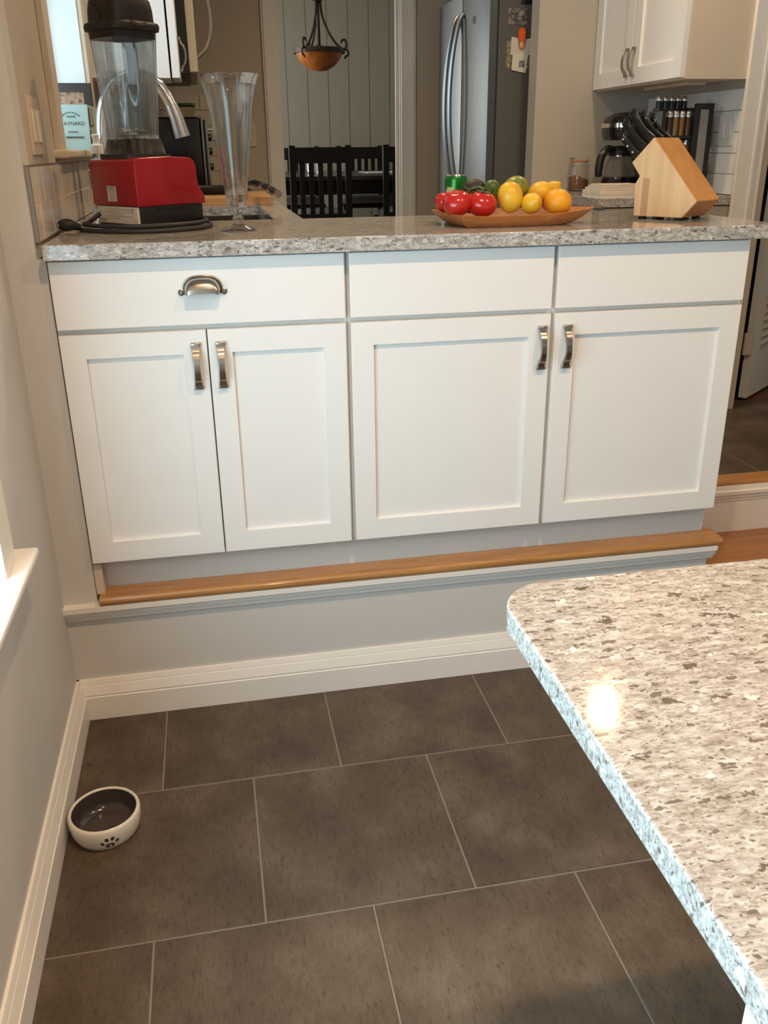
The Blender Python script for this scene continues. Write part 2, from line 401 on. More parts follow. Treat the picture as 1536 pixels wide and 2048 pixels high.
# kitchen back wall with doorway to the dining room
DX0, DX1, DZ = 28.9, 53.2, 44.0
bm = nb(); box(bm, -6, DX0, 115, 118.5, K, CE); box(bm, DX1, 124, 115, 118.5, K, CE); box(bm, DX0, DX1, 115, 118.5, DZ, CE)
wkb = struct('wall_kitchen_back', bm, KWALL, 'taupe kitchen wall around the dining room doorway')
for r in range(6):
    z0 = 1.4+r*2.75
    for i in range(5):
        x0 = -.5+i*5.6-(2.8 if r % 2 else 0); xa, xb = max(x0, -.5), min(x0+5.52, 22.0)
        if xb-xa > .4: tilepiece(wkb, 'splashback_tile', xa, xb, 114.7, 115, z0, z0+2.67, plain('beige_tile', (.58, .50, .38), .3), .03)
def casing(name, parts, lab=None):
    bm = nb()
    for p in parts: box(bm, *p, bev=.08)
    return struct(name, bm, WHITE, lab)
bm = nb()
for x0, x1, s in ((DX0-2.9, DX0+.1, -1), (DX1-.1, DX1+2.9, 1)):
    box(bm, x0, x1, 114.35, 115, K, DZ+3, bev=.1)
    xx = x0+.35 if s < 0 else x1-.95
    box(bm, xx, xx+.6, 114.05, 114.5, K, DZ+3, bev=.08)
box(bm, DX0-2.9, DX1+2.9, 114.3, 115, DZ, DZ+3.2, bev=.1)
box(bm, DX0-.05, DX0+.35, 115, 118.6, K, DZ, bev=.05); box(bm, DX1-.35, DX1+.05, 115, 118.6, K, DZ, bev=.05)
box(bm, DX1-.9, DX1-.3, 116, 116.9, K, DZ, bev=.05)
struct('trim_1', bm, WHITE, 'white moulded casing around the dining room doorway')
# dining room shell
bm = nb(); box(bm, -20, 124, 256, 257, K, CE)
wd = struct('wall_dining_back', bm, DWALL, 'sage panelled dining room wall')
g = nb()
for i in range(14):
    box(g, 22+i*7.1, 22.2+i*7.1, 255.85, 256.0, K, CE)
part(wd, 'panel_grooves', g, plain('sage_groove', (.215, .195, .142), .7))
bm = nb(); box(bm, -20, -19, 118.5, 165, K, CE); box(bm, -20, -19, 235, 300, K, CE); box(bm, -20, -19, 165, 235, K, -4); box(bm, -20, -19, 165, 235, 44, CE)
struct('wall_dining_left', bm, DWALL)
bm = nb(); box(bm, -20.1, -18.6, 163, 165.6, -6, 46); box(bm, -20.1, -18.6, 234.4, 237, -6, 46); box(bm, -20.1, -18.6, 163, 237, -6, -3.5); box(bm, -20.1, -18.6, 163, 237, 43.5, 46); box(bm, -20, -19.4, 199, 201, -4, 44)
struct('window_3', bm, WHITE)
# kitchen right side: alcove wall, right wall, closet wall
struct('wall_kitchen_alcove', B(65.9, 124, 72, 75.5, K, CE), plain('alcove_paint', (.50, .44, .365), .6, bump=.1, bscale=500), 'beige wall beside the fridge and coffee corner')
wkr = struct('wall_kitchen_right', B(85.6, 87.9, 43.6, 72, K, CE), plain('alcove_paint', (.50, .44, .365), .6), 'white tiled wall under the wall cabinet')
for r in range(6):
    z0 = 1.42+r*2.72
    if z0+2.6 > 16.3: continue
    y = 44.2-(2.8 if r % 2 else 0)
    while y < 71.9:
        ya, yb = max(y, 44.2), min(y+5.52, 71.9)
        if yb-ya > .4: tilepiece(wkr, 'splashback_tile', 85.3, 85.6, ya, yb, z0, z0+2.64, SUBWAYW, .03)
        y += 5.6
# closet front wall, opening and casing
bm = nb(); box(bm, 87.9, 89.5, 43.7, 47.2, K, CE); box(bm, 89.5, 118, 43.6, 47.2, 44, CE); box(bm, 118, 124, 43.6, 47.2, K, CE)
struct('wall_closet', bm, KWALL)
struct('wall_closet_inner', B(87.95, 124, 71.4, 71.95, K, CE), DARKIN)
struct('wall_closet_left', B(87.95, 88.3, 47.2, 71.4, K, CE), DARKIN)
bm = nb(); box(bm, 85.0, 87.0, 42.9, 43.6, K, CE, bev=.08); box(bm, 87.0, 87.5, 42.6, 43.6, K, 46, bev=.12); box(bm, 87.5, 88.2, 42.85, 43.6, K, 46, bev=.08); box(bm, 88.2, 88.6, 42.7, 43.6, K, 46, bev=.1)
struct('trim_2', bm, WHITE, 'white moulded casing at the end of the tiled wall')
struct('trim_3', B(88.6, 89.8, 43.2, 47.0, K, 46, bev=.05), plain('jamb_paint', (.52, .44, .33), .5), 'taupe jamb of the closet opening')

# ledge moulding, baseboards
def run(profile, axis, a, b):
    return prism(nb(), profile, axis, a, b)
mp = [(YB, -30.45), (-.38, -30.45), (-.38, -30.95), (-.12, -30.97), (-.12, -31.12), (-.06, -31.45), (.14, -31.47), (.16, -31.75), (.34, -31.78), (.34, -32.08), (YB, -32.08)]
tr = struct('trim_4', run(mp, 'x', XL, 61.9), WHITE, 'white stepped moulding under the oak ledge')
bp_ = [(0, -38.45), (.22, -38.45), (.36, -38.85), (.36, -39.0), (.44, -39.08), (.70, -39.92), (.66, -39.98), (.66, -40.10), (.75, -40.16), (.75, ZF), (0, ZF)]
struct('baseboard_back', run([(YB-d, z) for d, z in bp_], 'x', XL, 62), WHITE, 'white moulded baseboard below the grey ledge wall')
struct('baseboard_left', run([(XL+d, z) for d, z in bp_], 'y', YF, YB), WHITE, 'white moulded baseboard along the left wall')
# oak ledge
pr = [(2.4, -29.6), (-.15, -29.6), (-.33, -29.68), (-.44, -29.85), (-.47, -30.03), (-.44, -30.2), (-.33, -30.38), (-.15, -30.45), (2.4, -30.45)]
solo('oak_ledge', prism(nb(), pr, 'x', .38, 62.35, bev=.03), OAK, 'narrow oak ledge with rounded nosing below the white cabinets', 'ledge', (30, 1, -30.45))
# two steps up to the kitchen at the right
stp = structroot('stairs', (80, 8, ZF), 'oak and white steps up to the kitchen')
part(stp, 'riser', B(61.9, 118, 14.6, 15.6, -36.5, -30.3), WHITE, 'white riser')
pr2 = [(15.0+d, z) for d, z in ((2.0, K), (.2, K), (-.05, K-.12), (-.18, K-.4), (-.18, K-.7), (-.05, K-1.0), (.2, K-1.1), (2.0, K-1.1))]
part(stp, 'nosing', prism(nb(), pr2, 'x', 62.4, 118), OAK, 'oak nosing')
part(stp, 'cove_moulding', run([(14.6, K-1.1), (14.0, K-1.1), (14.0, K-1.5), (14.2, K-1.6), (14.25, K-2.0), (14.45, K-2.1), (14.45, K-2.45), (14.6, K-2.5)], 'x', 62, 118), WHITE)
pr3 = [(14.6, -36.3), (1.0, -36.3), (.7, -36.45), (.6, -36.8), (.7, -37.15), (1.0, -37.3), (14.6, -37.3)]
part(stp, 'tread', prism(nb(), pr3, 'x', 62.0, 118), OAKD, 'oak tread')
part(stp, 'riser', B(62, 118, 1.4, 2.2, ZF, -37.3), WHITE)

# windows
wn = structroot('window_1', (-3, -55, WZ0), 'white window frame and stool at the lower left wall')
bm = nb(); box(bm, XL, -2.3, WY1-.1, WY1+3.0, WZ0+.1, WZ1+3, bev=.08); box(bm, XL, -2.3, WY0-3, WY0+.1, WZ0+.1, WZ1+3, bev=.08); box(bm, XL, -2.3, WY0-3, WY1+3, WZ1-.1, WZ1+3.2, bev=.08)
part(wn, 'casing', bm, WHITE)
part(wn, 'stool', B(-6.2, -1.15, WY0-5, WY1+5.2, WZ0-.55, WZ0+.1, bev=.22, seg=4), WHITE)
part(wn, 'apron', B(XL, -2.35, WY0-3, WY1+3.2, WZ0-3.2, WZ0-.55, bev=.1), WALL)
bm = nb(); box(bm, -6.2, -5.2, WY0, WY0+2, WZ0, WZ1); box(bm, -6.2, -5.2, WY1-2, WY1, WZ0, WZ1); box(bm, -6.2, -5.2, WY0, WY1, WZ0, WZ0+2.2); box(bm, -6.2, -5.2, WY0, WY1, WZ1-2, WZ1); box(bm, -6.1, -5.3, WY0, WY1, 3, 4.6)
part(wn, 'sash', bm, WHITE)
wn2 = structroot('window_2', (-3, 37, KWZ0), 'white framed kitchen window over the sink')
bm = nb(); box(bm, -.6, .0, KW0-3.4, KW0+.1, KWZ0, KWZ1+3, bev=.08); box(bm, -.6, .0, KW1-.1, KW1+3.2, KWZ0, KWZ1+3, bev=.08); box(bm, -.6, .0, KW0-3.4, KW1+3.2, KWZ1, KWZ1+3.2, bev=.08)
part(wn2, 'casing', bm, plain('cream_casing', (.62, .52, .40), .45))
part(wn2, 'stool', B(-5.2, .75, KW0-4.2, KW1+4, KWZ0-.6, KWZ0+.15, bev=.2, seg=3), plain('cream_casing', (.62, .52, .40), .45))
part(wn2, 'apron', B(-.6, -.05, KW0-3.4, KW1+3.2, KWZ0-.95, KWZ0-.6), plain('cream_casing', (.62, .52, .40), .45))
bm = nb(); box(bm, -5.2, -.55, KW1-.35, KW1+.02, KWZ0+.15, KWZ1); box(bm, -5.2, -.55, KW0-.02, KW0+.35, KWZ0+.15, KWZ1)
part(wn2, 'jamb_liner', bm, plain('bright_jamb', (.82, .86, .86), .5))
bm = nb(); box(bm, -5.4, -4.6, KW0, KW0+1.8, KWZ0, KWZ1); box(bm, -5.4, -4.6, KW1-1.8, KW1, KWZ0, KWZ1); box(bm, -5.4, -4.6, KW0, KW1, KWZ0, KWZ0+1.8); box(bm, -5.4, -4.6, KW0, KW1, 26, 27.4)
part(wn2, 'sash', bm, WHITE)

# ================================================================== PENINSULA CABINETS
def pull_bar(px, z0, z1, face_y, out=-1, axis='x', w0=.80, w1=.56, depth=.95):
    """bow pull: flat strap bowed out from the face; px = position on face, runs in z"""
    L = z1-z0; rings = []
    prof = [(0, 0.0), (0.0, .22), (.02, .36), (.09, .40), (.16, .52), (.25, .80), (.38, .97), (.5, 1.0), (.62, .97), (.75, .80), (.84, .52), (.91, .40), (.98, .36), (1.0, .22), (1.0, 0)]
    path = spline([(s, d, 0) for s, d in prof[2:13]], 4)
    pts = [(p[0], p[1]) for p in path]
    for k, (s, d) in enumerate(pts):
        wd_ = w1+(w0-w1)*abs(2*s-1)**1.5
        a = pts[min(k+1, len(pts)-1)]; b_ = pts[max(k-1, 0)]
        ts, td = (a[0]-b_[0])*L, (a[1]-b_[1])*depth; m = math.hypot(ts, td); ns, nd = -td/m, ts/m
        th = .11; r = []
        for du, dn in ((-1, -1), (-.8, 1), (.8, 1), (1, -1)):
            z = z0+s*L+ns*dn*th; dd = d*depth+nd*dn*th
            u = px+du*wd_/2
            r.append((u, face_y+out*dd, z) if axis == 'x' else (face_y+out*dd, u, z))
        rings.append(r)
    bm = loft(nb(), rings)
    for zz in (z0+.02*L, z1-.02*L):
        a, b_ = (face_y, face_y+out*.45*depth) if out > 0 else (face_y+out*.45*depth, face_y)
        if axis == 'x': box(bm, px-w0/2, px+w0/2, a, b_, zz-.16, zz+.16, bev=.06)
        else: box(bm, a, b_, px-w0/2, px+w0/2, zz-.16, zz+.16, bev=.06)
    return bm
def shaker(bm, u0, u1, z0, z1, f0, f1, st=1.97, axis='x'):
    """door frame with open centre; f0 front plane, f1 back plane"""
    def bx(a, b_, c, d):
        if axis == 'x': box(bm, a, b_, min(f0, f1), max(f0, f1), c, d, bev=.05)
        else: box(bm, min(f0, f1), max(f0, f1), a, b_, c, d, bev=.05)
    # mitre-free frame built as one ring to keep the face flush
    t = nb(); o = [(u0, z0), (u1, z0), (u1, z1), (u0, z1)]; i = [(u0+st, z0+st), (u1-st, z0+st), (u1-st, z1-st), (u0+st, z1-st)]
    def P(p, f): return (p[0], f, p[1]) if axis == 'x' else (f, p[0], p[1])
    fo = [t.verts.new(P(p, f0)) for p in o]; fi = [t.verts.new(P(p, f0)) for p in i]; bo = [t.verts.new(P(p, f1)) for p in o]; bi = [t.verts.new(P(p, f1)) for p in i]
    for k in range(4):
        j = (k+1) % 4
        t.faces.new((fo[k], fo[j], fi[j], fi[k])); t.faces.new((bo[k], bi[k], bi[j], bo[j]))
        t.faces.new((fo[k], bo[k], bo[j], fo[j])); t.faces.new((fi[k], fi[j], bi[j], bi[k]))
    bmesh.ops.recalc_face_normals(t, faces=t.faces)
    ed = [e for e in t.edges if (e.verts[0] in fo and e.verts[1] in fo)]
    bmesh.ops.bevel(t, geom=ed, offset=.10, segments=2, affect='EDGES', profile=.5)
    return merge(bm, t)
z1_, z2_, z3_ = -5.433, -5.856, -26.279
def cup_pull(xc, zb, fy):
    bm = nb(); a, b_, c = 1.52, 1.15, 1.3
    rings = []
    for i in range(9):           # from wall rim (t=0) to the bottom lip edge
        t = i/8*PI/2; row = []
        for j in range(25):
            ph = PI*j/24; e = .72
            cx, sz = math.cos(ph), math.sin(ph)
            x = a*math.copysign(abs(cx)**e, cx)*(1-.10*math.sin(t)); zz = c*abs(sz)**e
            k = math.cos(t)
            row.append((xc+x*(.84+.16*max(k, 0)**.5), fy-b_*math.sin(t), zb+zz*(.06+.94*max(k, 0)**.8)))
        rings.append(row)
    loft(bm, rings, False, False, closed=False)
    t = nb(); merge(t, bm)
    bmesh.ops.solidify(t, geom=list(t.faces), thickness=.05)
    # rim flange
    rim = [(xc+(a+.08)*math.copysign(abs(math.cos(PI*j/24))**.72, math.cos(PI*j/24)), fy-.06, zb+(c+.08)*abs(math.sin(PI*j/24))**.72) for j in range(25)]
    tube(t, rim, .075, 8)
    return t
def ear(xc, zb, fy, s):
    return xform(lathe(nb(), [(.27, 0), (.27, .08), (.2, .12), (.17, .25), (.1, .31)], (0, 0, 0), 16), Matrix.Translation((xc+s*1.72, fy, zb+.12)) @ Matrix.Rotation(PI/2, 4, 'X'))
def base_cabinet(label, x0, x1, drawers, doors, o):
    t = thing('base_cabinet', label, 'cabinet', o)
    bm = nb(); box(bm, x0, x1, .72, 19.0, -26.6, .12)
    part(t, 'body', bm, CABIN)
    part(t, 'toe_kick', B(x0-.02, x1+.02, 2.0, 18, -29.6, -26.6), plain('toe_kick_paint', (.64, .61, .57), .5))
    for (a, b_, pull) in drawers:
        d = part(t, 'drawer_front', B(a, b_, 0, .7, z1_, -.02, bev=.10, seg=2), CAB)
        if pull is not None:
            h = part(d, 'cup_pull', cup_pull(pull, -2.85, 0), BRUSH, 'brushed nickel cup pull', ang=50)
            for sg in (-1, 1): part(d, 'pull_screw', ear(pull, -2.85, 0, sg), BRUSH)
    for (a, b_, hx) in doors:
        d = part(t, 'door', shaker(nb(), a, b_, z3_, z2_, 0, .7), CAB)
        part(d, 'door_panel', B(a+1.9, b_-1.9, .32, .6, z3_+1.9, z2_-1.9), CAB)
        part(d, 'handle', pull_bar(hx, -10.72, -6.95, 0), BRUSH, 'brushed nickel bow handle', ang=60)
    return t
c1 = base_cabinet('white shaker cabinet with one wide drawer and cup pull over two narrow doors', .12, 23.95, [(.21, 23.76, 11.98)], [(.21, 11.95, 11.0), (12.05, 23.76, 13.04)], (12, 10, -29.6))
part(c1, 'end_panel', B(.12, .85, .55, 18.5, -29.6, -26.6), plain('raw_end_panel', (.62, .50, .40), .6))
base_cabinet('white shaker cabinet with two plain drawer fronts over two wide doors', 23.99, 61.2, [(24.17, 42.31, None), (42.72, 61.05, None)], [(24.17, 42.31, 41.46), (42.72, 61.05, 43.86)], (42, 10, -29.6))

def slab(bm, x0, x1, y0, y1, z0, z1, r, corners, bev=.12):
    """rounded-corner worktop outline; corners: set of 'xy' index (0:x0y0,1:x1y0,2:x1y1,3:x0y1)"""
    pts = []
    cc = [(x0, y0, PI, 1.5*PI), (x1, y0, 1.5*PI, 2*PI), (x1, y1, 0, .5*PI), (x0, y1, .5*PI, PI)]
    for i, (x, y, a0, a1) in enumerate(cc):
        if i in corners:
            cx = x+(r if x == x0 else -r); cy = y+(r if y == y0 else -r)
            for k in range(13):
                a = a0+(a1-a0)*k/12; pts.append((cx+r*math.cos(a), cy+r*math.sin(a)))
        else: pts.append((x, y))
    t = nb(); A = [t.verts.new((p[0], p[1], z0)) for p in pts]; Bq = [t.verts.new((p[0], p[1], z1)) for p in pts]; k = len(pts)
    t.faces.new(A[::-1]); top = t.faces.new(Bq)
    for i in range(k): t.faces.new((A[i], A[(i+1) % k], Bq[(i+1) % k], Bq[i]))
    bmesh.ops.recalc_face_normals(t, faces=t.faces)
    ed = [e for e in t.edges if abs(e.verts[0].co.z-e.verts[1].co.z) < 1e-6]
    bmesh.ops.bevel(t, geom=ed, offset=bev, segments=3, affect='EDGES', profile=.5)
    return merge(bm, t)
solo('peninsula_worktop', slab(nb(), .16, 63.3, -1.0, 20.5, .13, 1.33, .8, {1, 2}, .08), GRAN, 'long speckled brown quartz worktop over the white cabinets', 'countertop', (30, 10, .13))

# lower island in the foreground
solo('island_worktop', slab(nb(), 24.42, 92, -110, -39.85, -12.2, -11.0, 2.6, {3}, .14), GRAN, 'pale speckled quartz worktop with rounded corner above the dark floor', 'countertop', (40, -70, -12.2))
t = thing('island_cabinet', 'white panelled cabinet under the rounded quartz worktop', 'cabinet', (50, -80, ZF))
part(t, 'body', B(25.9, 90, -108, -60.9, ZF+3, -12.2, bev=.05), CAB)
part(t, 'toe_kick', B(27.5, 89, -106, -63, ZF, ZF+3), CABIN)
part(t, 'corner_post', B(25.0, 27.6, -62.4, -60.4, ZF, -12.2, bev=.12), CAB)
part(t, 'side_panel', shaker(nb(), -106, -63.2, ZF+4, -13.2, 25.3, 25.9, 3, 'y'), CAB)

# ================================================================== ON THE PENINSULA
T = 1.33
# blender ------------------------------------------------------------
ang = math.radians(38); e1 = Vector((math.cos(ang), math.sin(ang), 0)); e2 = Vector((-math.sin(ang), math.cos(ang), 0))
c0 = Vector((6.95, 10.2, 0)); LB, WB = 7.5, 7.2
bo = c0+e1*LB/2+e2*WB/2
bl = thing('blender', 'tall blender with red base, clear jar and black lid', 'blender', (bo.x, bo.y, T))
BM = Matrix(((e1.x, e2.x, 0, c0.x), (e1.y, e2.y, 0, c0.y), (0, 0, 1, 0), (0, 0, 0, 1)))
def bx_(bm): return xform(bm, BM)
sk = nb(); box(sk, .25, LB-.25, .15, WB-.15, 1.62, 3.4, bev=.15)
for i in range(12): box(sk, 2.0+i*.3, 2.15+i*.3, .08, .2, 2.95, 3.2)
p_ = part(bl, 'skirt', bx_(sk), BLACK)
for a in (.7, LB-.7):
    for b_ in (.7, WB-.7): part(bl, 'rubber_foot', bx_(lathe(nb(), [(.35, T), (.35, 1.65)], (a, b_, 0), 12)), DKRUB)
prf = [(0, 3.35), (LB, 3.35), (LB+.02, 3.75), (LB-.12, 4.2), (LB-.55, 4.8), (LB-.72, 5.5), (LB-.75, 6.6), (LB-.95, 7.1), (LB-1.4, 7.38), (LB/2, 7.52), (.6, 7.42), (.1, 7.25), (0, 7.0)]
sh = prism(nb(), prf, 'y', 0, WB, bev=.14, seg=3)
shell = part(bl, 'base_housing', bx_(sh), RED, 'glossy red base', ang=40)
part(bl, 'control_panel', bx_(B(LB-.5, LB+.12, 1.2, WB-1.2, 3.6, 3.9, bev=.05)), BLACK)
lb1 = part(shell, 'sticker', bx_(B(-.03, 0.0, WB-4.0, WB-2.6, 3.75, 5.05)), PAPER)
g = nb()
for i in range(8): box(g, -.045, -.028, WB-3.9, WB-2.75+random.uniform(-.2, 0), 3.85+i*.14, 3.90+i*.14)
box(g, -.045, -.028, WB-3.85, WB-2.7, 4.9, 5.0)
part(lb1, 'print', bx_(g), plain('grey_print', (.28, .25, .22), .7))
lb2 = part(shell, 'rating_plate', bx_(B(.02, .26, .3, WB-.6, 1.85, 3.3)), PAPER)
g = nb()
for i, (a, b_) in enumerate(((.8, 4.5), (1.2, 5.3), (2.5, 4.8), (1.0, 5.4), (3.0, 5.2))): box(g, .0, .022, a, b_, 3.05-i*.2, 3.09-i*.2)
box(g, .0, .022, WB-1.9, WB-.95, 1.95, 2.25); box(g, .0, .022, .9, 1.05, 2.75, 3.2)
part(lb2, 'print', bx_(g), plain('tan_print', (.36, .30, .23), .7))
jc = Vector((c0.x, c0.y, 0))+e1*2.75+e2*WB/2
part(bl, 'centring_pad', loft(nb(), [sqring(jc, 2.45, 2.45, 7.3, 8, ang), sqring(jc, 2.45, 2.45, 7.72, 8, ang)]), DKRUB)
# jar: rounded-square, ribbed, hollow
def ribs(c, h, z, rib, k=96):
    out = []
    for i in range(k):
        a = 2*PI*i/k; ca, sa = math.cos(a), math.sin(a); e = 5.0
        r = h/((abs(ca)**e+abs(sa)**e)**(1/e)); r *= 1+rib*max(0, math.cos(4*a+PI/4*0))**8*.6-rib*.35*max(0, math.cos(8*a))**6
        x, y = r*ca, r*sa
        out.append((c.x+x*math.cos(ang)-y*math.sin(ang), c.y+x*math.sin(ang)+y*math.cos(ang), z))
    return out
outer = [ribs(jc, 1.86+(.50)*(z-9.0)/8.2, z, .07) for z in (9.0, 10, 11.5, 13, 14.5, 16, 17.7)]
inner = [ribs(jc, 1.70+(.50)*(z-9.0)/8.2, z, .07) for z in (17.7, 15, 13, 11, 9.35)]
part(bl, 'jar', loft(nb(), outer+inner), JARG, 'clear ribbed jar', ang=30)
part(bl, 'jar_collar', loft(nb(), [sqring(jc, 2.15, 2.15, 7.74, 7, ang), sqring(jc, 2.1, 2.1, 8.1, 7, ang), sqring(jc, 1.92, 1.92, 8.95, 6, ang), sqring(jc, 1.8, 1.8, 9.0, 6, ang)]), JARB, 'smoky square collar')
bl_ = nb()
for a in (0, PI/2):
    d = Vector((math.cos(a+.4), math.sin(a+.4), 0)); q = Vector((jc.x, jc.y, 9.5))
    tube(bl_, [q-d*1.1+Vector((0, 0, .35)), q, q+d*1.1+Vector((0, 0, .3))], [.06, .18, .06], 6)
lathe(bl_, [(.4, 9.36), (.3, 9.7)], (jc.x, jc.y, 0), 12)
part(bl, 'blades', bl_, STEEL)
hd = jc+e1*3.0+e2*1.0
hv = (e1+e2).normalized()
hp = spline([(jc.x+hv.x*q, jc.y+hv.y*q, z) for q, z in ((2.3, 16.9), (3.3, 16.6), (3.6, 15.0), (3.3, 11.8), (2.5, 9.5))], 6)
hb = tube(nb(), hp, [.55]*len(hp), 10)
part(bl, 'jar_handle', hb, BLACK)
lid = [sqring(jc, h, h, z, e, ang) for h, z, e in ((2.26, 17.0, 5), (2.28, 17.55, 5), (2.58, 17.6, 5), (2.64, 17.95, 5), (2.56, 18.2, 5), (2.36, 18.3, 4), (2.32, 19.2, 4), (2.24, 19.9, 3.6), (1.95, 20.35, 3.2), (1.2, 20.5, 2.6))]
ld = part(bl, 'lid', loft(nb(), lid), LIDBRN, 'black rubber lid', ang=50)
for s in (-1, 1):
    q = jc-e2*2.35*s
    tb = tube(nb(), [(q.x-e1.x*.9, q.y-e1.y*.9, 18.1), (q.x-e2.x*s*.35, q.y-e2.y*s*.35, 17.85), (q.x+e1.x*.9, q.y+e1.y*.9, 18.1)], .22, 8)
    part(ld, 'lid_tab', tb, LIDBRN)
q = jc-e1*2.3
tb = tube(nb(), [(q.x+e2.x*.5, q.y+e2.y*.5, 19.6), (q.x, q.y, 18.9), (q.x-e2.x*.1, q.y-e2.y*.1, 18.0)], [.12, .28, .35], 8)
part(ld, 'lid_tab', tb, LIDBRN)
part(ld, 'lid_plug', lathe(nb(), [(1.15, 20.4), (1.15, 20.95), (1.0, 21.1), (.9, 21.15)], (jc.x, jc.y, 0), 32), plain('smoked_cap', (.30, .25, .19), .15))
# cord
def ell(cx, cy, rx, ry, z, a0, a1, n, wob=0):
    return [(cx+rx*math.cos(a0+(a1-a0)*i/n)+wob*math.sin(i*1.3), cy+ry*math.sin(a0+(a1-a0)*i/n), z) for i in range(n+1)]
cp = [(3.1, 15.2, 2.6), (2.1, 14.4, 1.9)] + ell(7.3, 12.8, 5.5, 5.6, T+.62, math.radians(195), math.radians(375), 22) + [(12.6, 16.0, T+.5), (11.2, 18.2, T+.25)]
cp2 = ell(7.3, 13.0, 5.9, 6.0, T+.22, math.radians(375), math.radians(190), 22) + [(1.25, 11.6, T+.3), (1.0, 11.3, T+.42)]
cd = nb(); tube(cd, spline(cp, 3), .2, 8); tube(cd, spline(cp2, 3), .2, 8)
crd = part(bl, 'power_cord', cd, DKRUB, 'black cord coiled round the base')
pg = nb()
blob(pg, (.55, 11.0, T+.62), .62, 1.25, .75, .8, 16, 10, f=lambda th, ph: 1+.08*math.cos(2*ph))
tube(pg, [(1.0, 11.1, T+.55), (1.7, 11.3, T+.42)], [.42, .2], 10)
part(crd, 'plug', pg, DKRUB)
g = nb(); box(g, -.2, .05, 10.75, 10.82, T+.5, T+.75); box(g, -.2, .05, 11.15, 11.22, T+.5, T+.75)
part(crd, 'plug_prong', g, CHROME)

# vase ----------------------------------------------------------------
vo = [(1.6, 0), (1.62, .08), (1.35, .22), (.75, .42), (.42, .62), (.36, .85), (.5, .98), (.5, 1.1), (.36, 1.22), (.42, 1.45), (.66, 1.62), (.74, 1.75), (.6, 1.88), (.62, 1.98),
      (.86, 2.3), (.96, 2.75), (1.0, 3.4), (1.22, 5.0), (1.4, 6.6), (1.6, 8.2), (1.74, 9.4), (1.92, 10.6), (2.14, 11.5), (2.36, 12.1), (2.54, 12.45), (2.56, 12.52)]
vi = [(2.44, 12.50), (2.24, 12.05), (2.02, 11.4), (1.80, 10.5), (1.62, 9.3), (1.48, 8.1), (1.28, 6.5), (1.10, 4.9), (.88, 3.4), (.78, 3.15), (.4, 3.05), (.05, 3.03)]
solo('glass_vase', lathe(nb(), vo+vi, (15.55, 7.9, T), 48), GLASS, 'tall flared clear glass vase on a short footed stem', 'vase', (15.55, 7.9, T), ang=60)

# fruit tray ------------------------------------------------------------
rim = [(33.5, 9.2, 2.55), (34.1, 6.0, 2.5), (34.75, 3.55, 2.42), (34.9, 3.35, 2.42), (38, 3.1, 2.3), (42, 3.3, 2.34), (45.5, 4.0, 2.5), (47.9, 5.3, 2.72), (48.0, 6.2, 2.75), (46.8, 9.6, 2.6), (43, 11.0, 2.5), (38.5, 11.2, 2.5), (34.5, 10.6, 2.55)]
bot = [(35.3, 8.6, T), (35.35, 6.2, T), (35.6, 4.35, T), (35.75, 4.2, T), (38.3, 3.9, T), (41.5, 4.0, T), (43.9, 4.5, T), (45.2, 5.4, T), (45.3, 6.2, T), (44.5, 8.4, T), (42, 9.4, T), (38.5, 9.6, T), (35.8, 9.2, T)]
def ring_at(f, inset=0, dz=0):
    out = []
    cx, cy = 40.6, 7.0
    for a, b_ in zip(bot, rim):
        g = f**1.6
        x, y = b_[0]*f+a[0]*(1-f), b_[1]*f+a[1]*(1-f); z = a[2]*(1-g)+b_[2]*g
        d = Vector((cx-x, cy-y)); d.normalize(); out.append((x+d.x*inset, y+d.y*inset, z+dz))
    return [tuple(v) for v in spline(out, 4, True)]
solo('fruit_tray', loft(nb(), [ring_at(f) for f in (0, .2, .45, .7, .9, 1.0)]+[ring_at(1, .28), ring_at(.7, .35, .08), ring_at(.4, .4, .16), ring_at(.12, .5, .25)]), ACACIA, 'shallow reddish wooden tray filled with tomatoes and citrus', 'tray', (40.6, 7, T), ang=40)

TOM = plain('tomato_skin', (.50, .018, .014), .2, var=.12, coat=.2)
VINE = plain('vine_green', (.09, .12, .04), .6)
LEM = plain('lemon_skin', (.80, .47, .025), .38, bump=.25, bscale=900, var=.06)
MANG = blotch('golden_mango_skin', [(.72, .34, .02), (.80, .48, .03), (.82, .52, .05)], 10, .35)
ORG = plain('orange_skin', (.82, .36, .012), .38, bump=.3, bscale=900, var=.05)
GRN = blotch('green_mango_skin', [(.10, .17, .02), (.28, .28, .035), (.20, .24, .03)], 14, .35)
AVG = blotch('green_avocado_skin', [(.05, .10, .015), (.11, .20, .025)], 22, .4)
AVD = blotch('dark_avocado_skin', [(.018, .013, .009), (.035, .024, .015)], 40, .55)
def tomf(th, ph): return 1-.16*math.exp(-(th/.35)**2)+.025*math.cos(5*ph)*math.sin(th)**2*(1 if th < PI/2 else .6)
def tomato(c, r, label, stem, tilt=(0, 0, 0)):
    rot = Matrix.Rotation(tilt[0], 3, 'X') @ Matrix.Rotation(tilt[1], 3, 'Y')
    t = thing('tomato', label, 'tomato', (c[0], c[1], c[2]-r*.86), 'tomatoes in the tray')
    part(t, 'flesh', blob(nb(), c, r, 1.06, 1.06, .9, f=tomf, rot=rot), TOM, ang=80)
    if stem:
        g = nb(); top = Vector(c)+rot @ Vector((0, 0, r*.72))
        for i in range(5):
            a = i*2*PI/5+.3; d = rot @ Vector((math.cos(a), math.sin(a), .15))
            tube(g, [top, top+d*.35+Vector((0, 0, .12)), top+d*.75+Vector((0, 0, .10))], [.09, .10, .02], 6)
        tube(g, spline([top, top+Vector((-.1, 0, .35)), top+Vector((-.5, .1, .62))], 4), .09, 6)
        part(t, 'calyx', g, VINE)
    return t
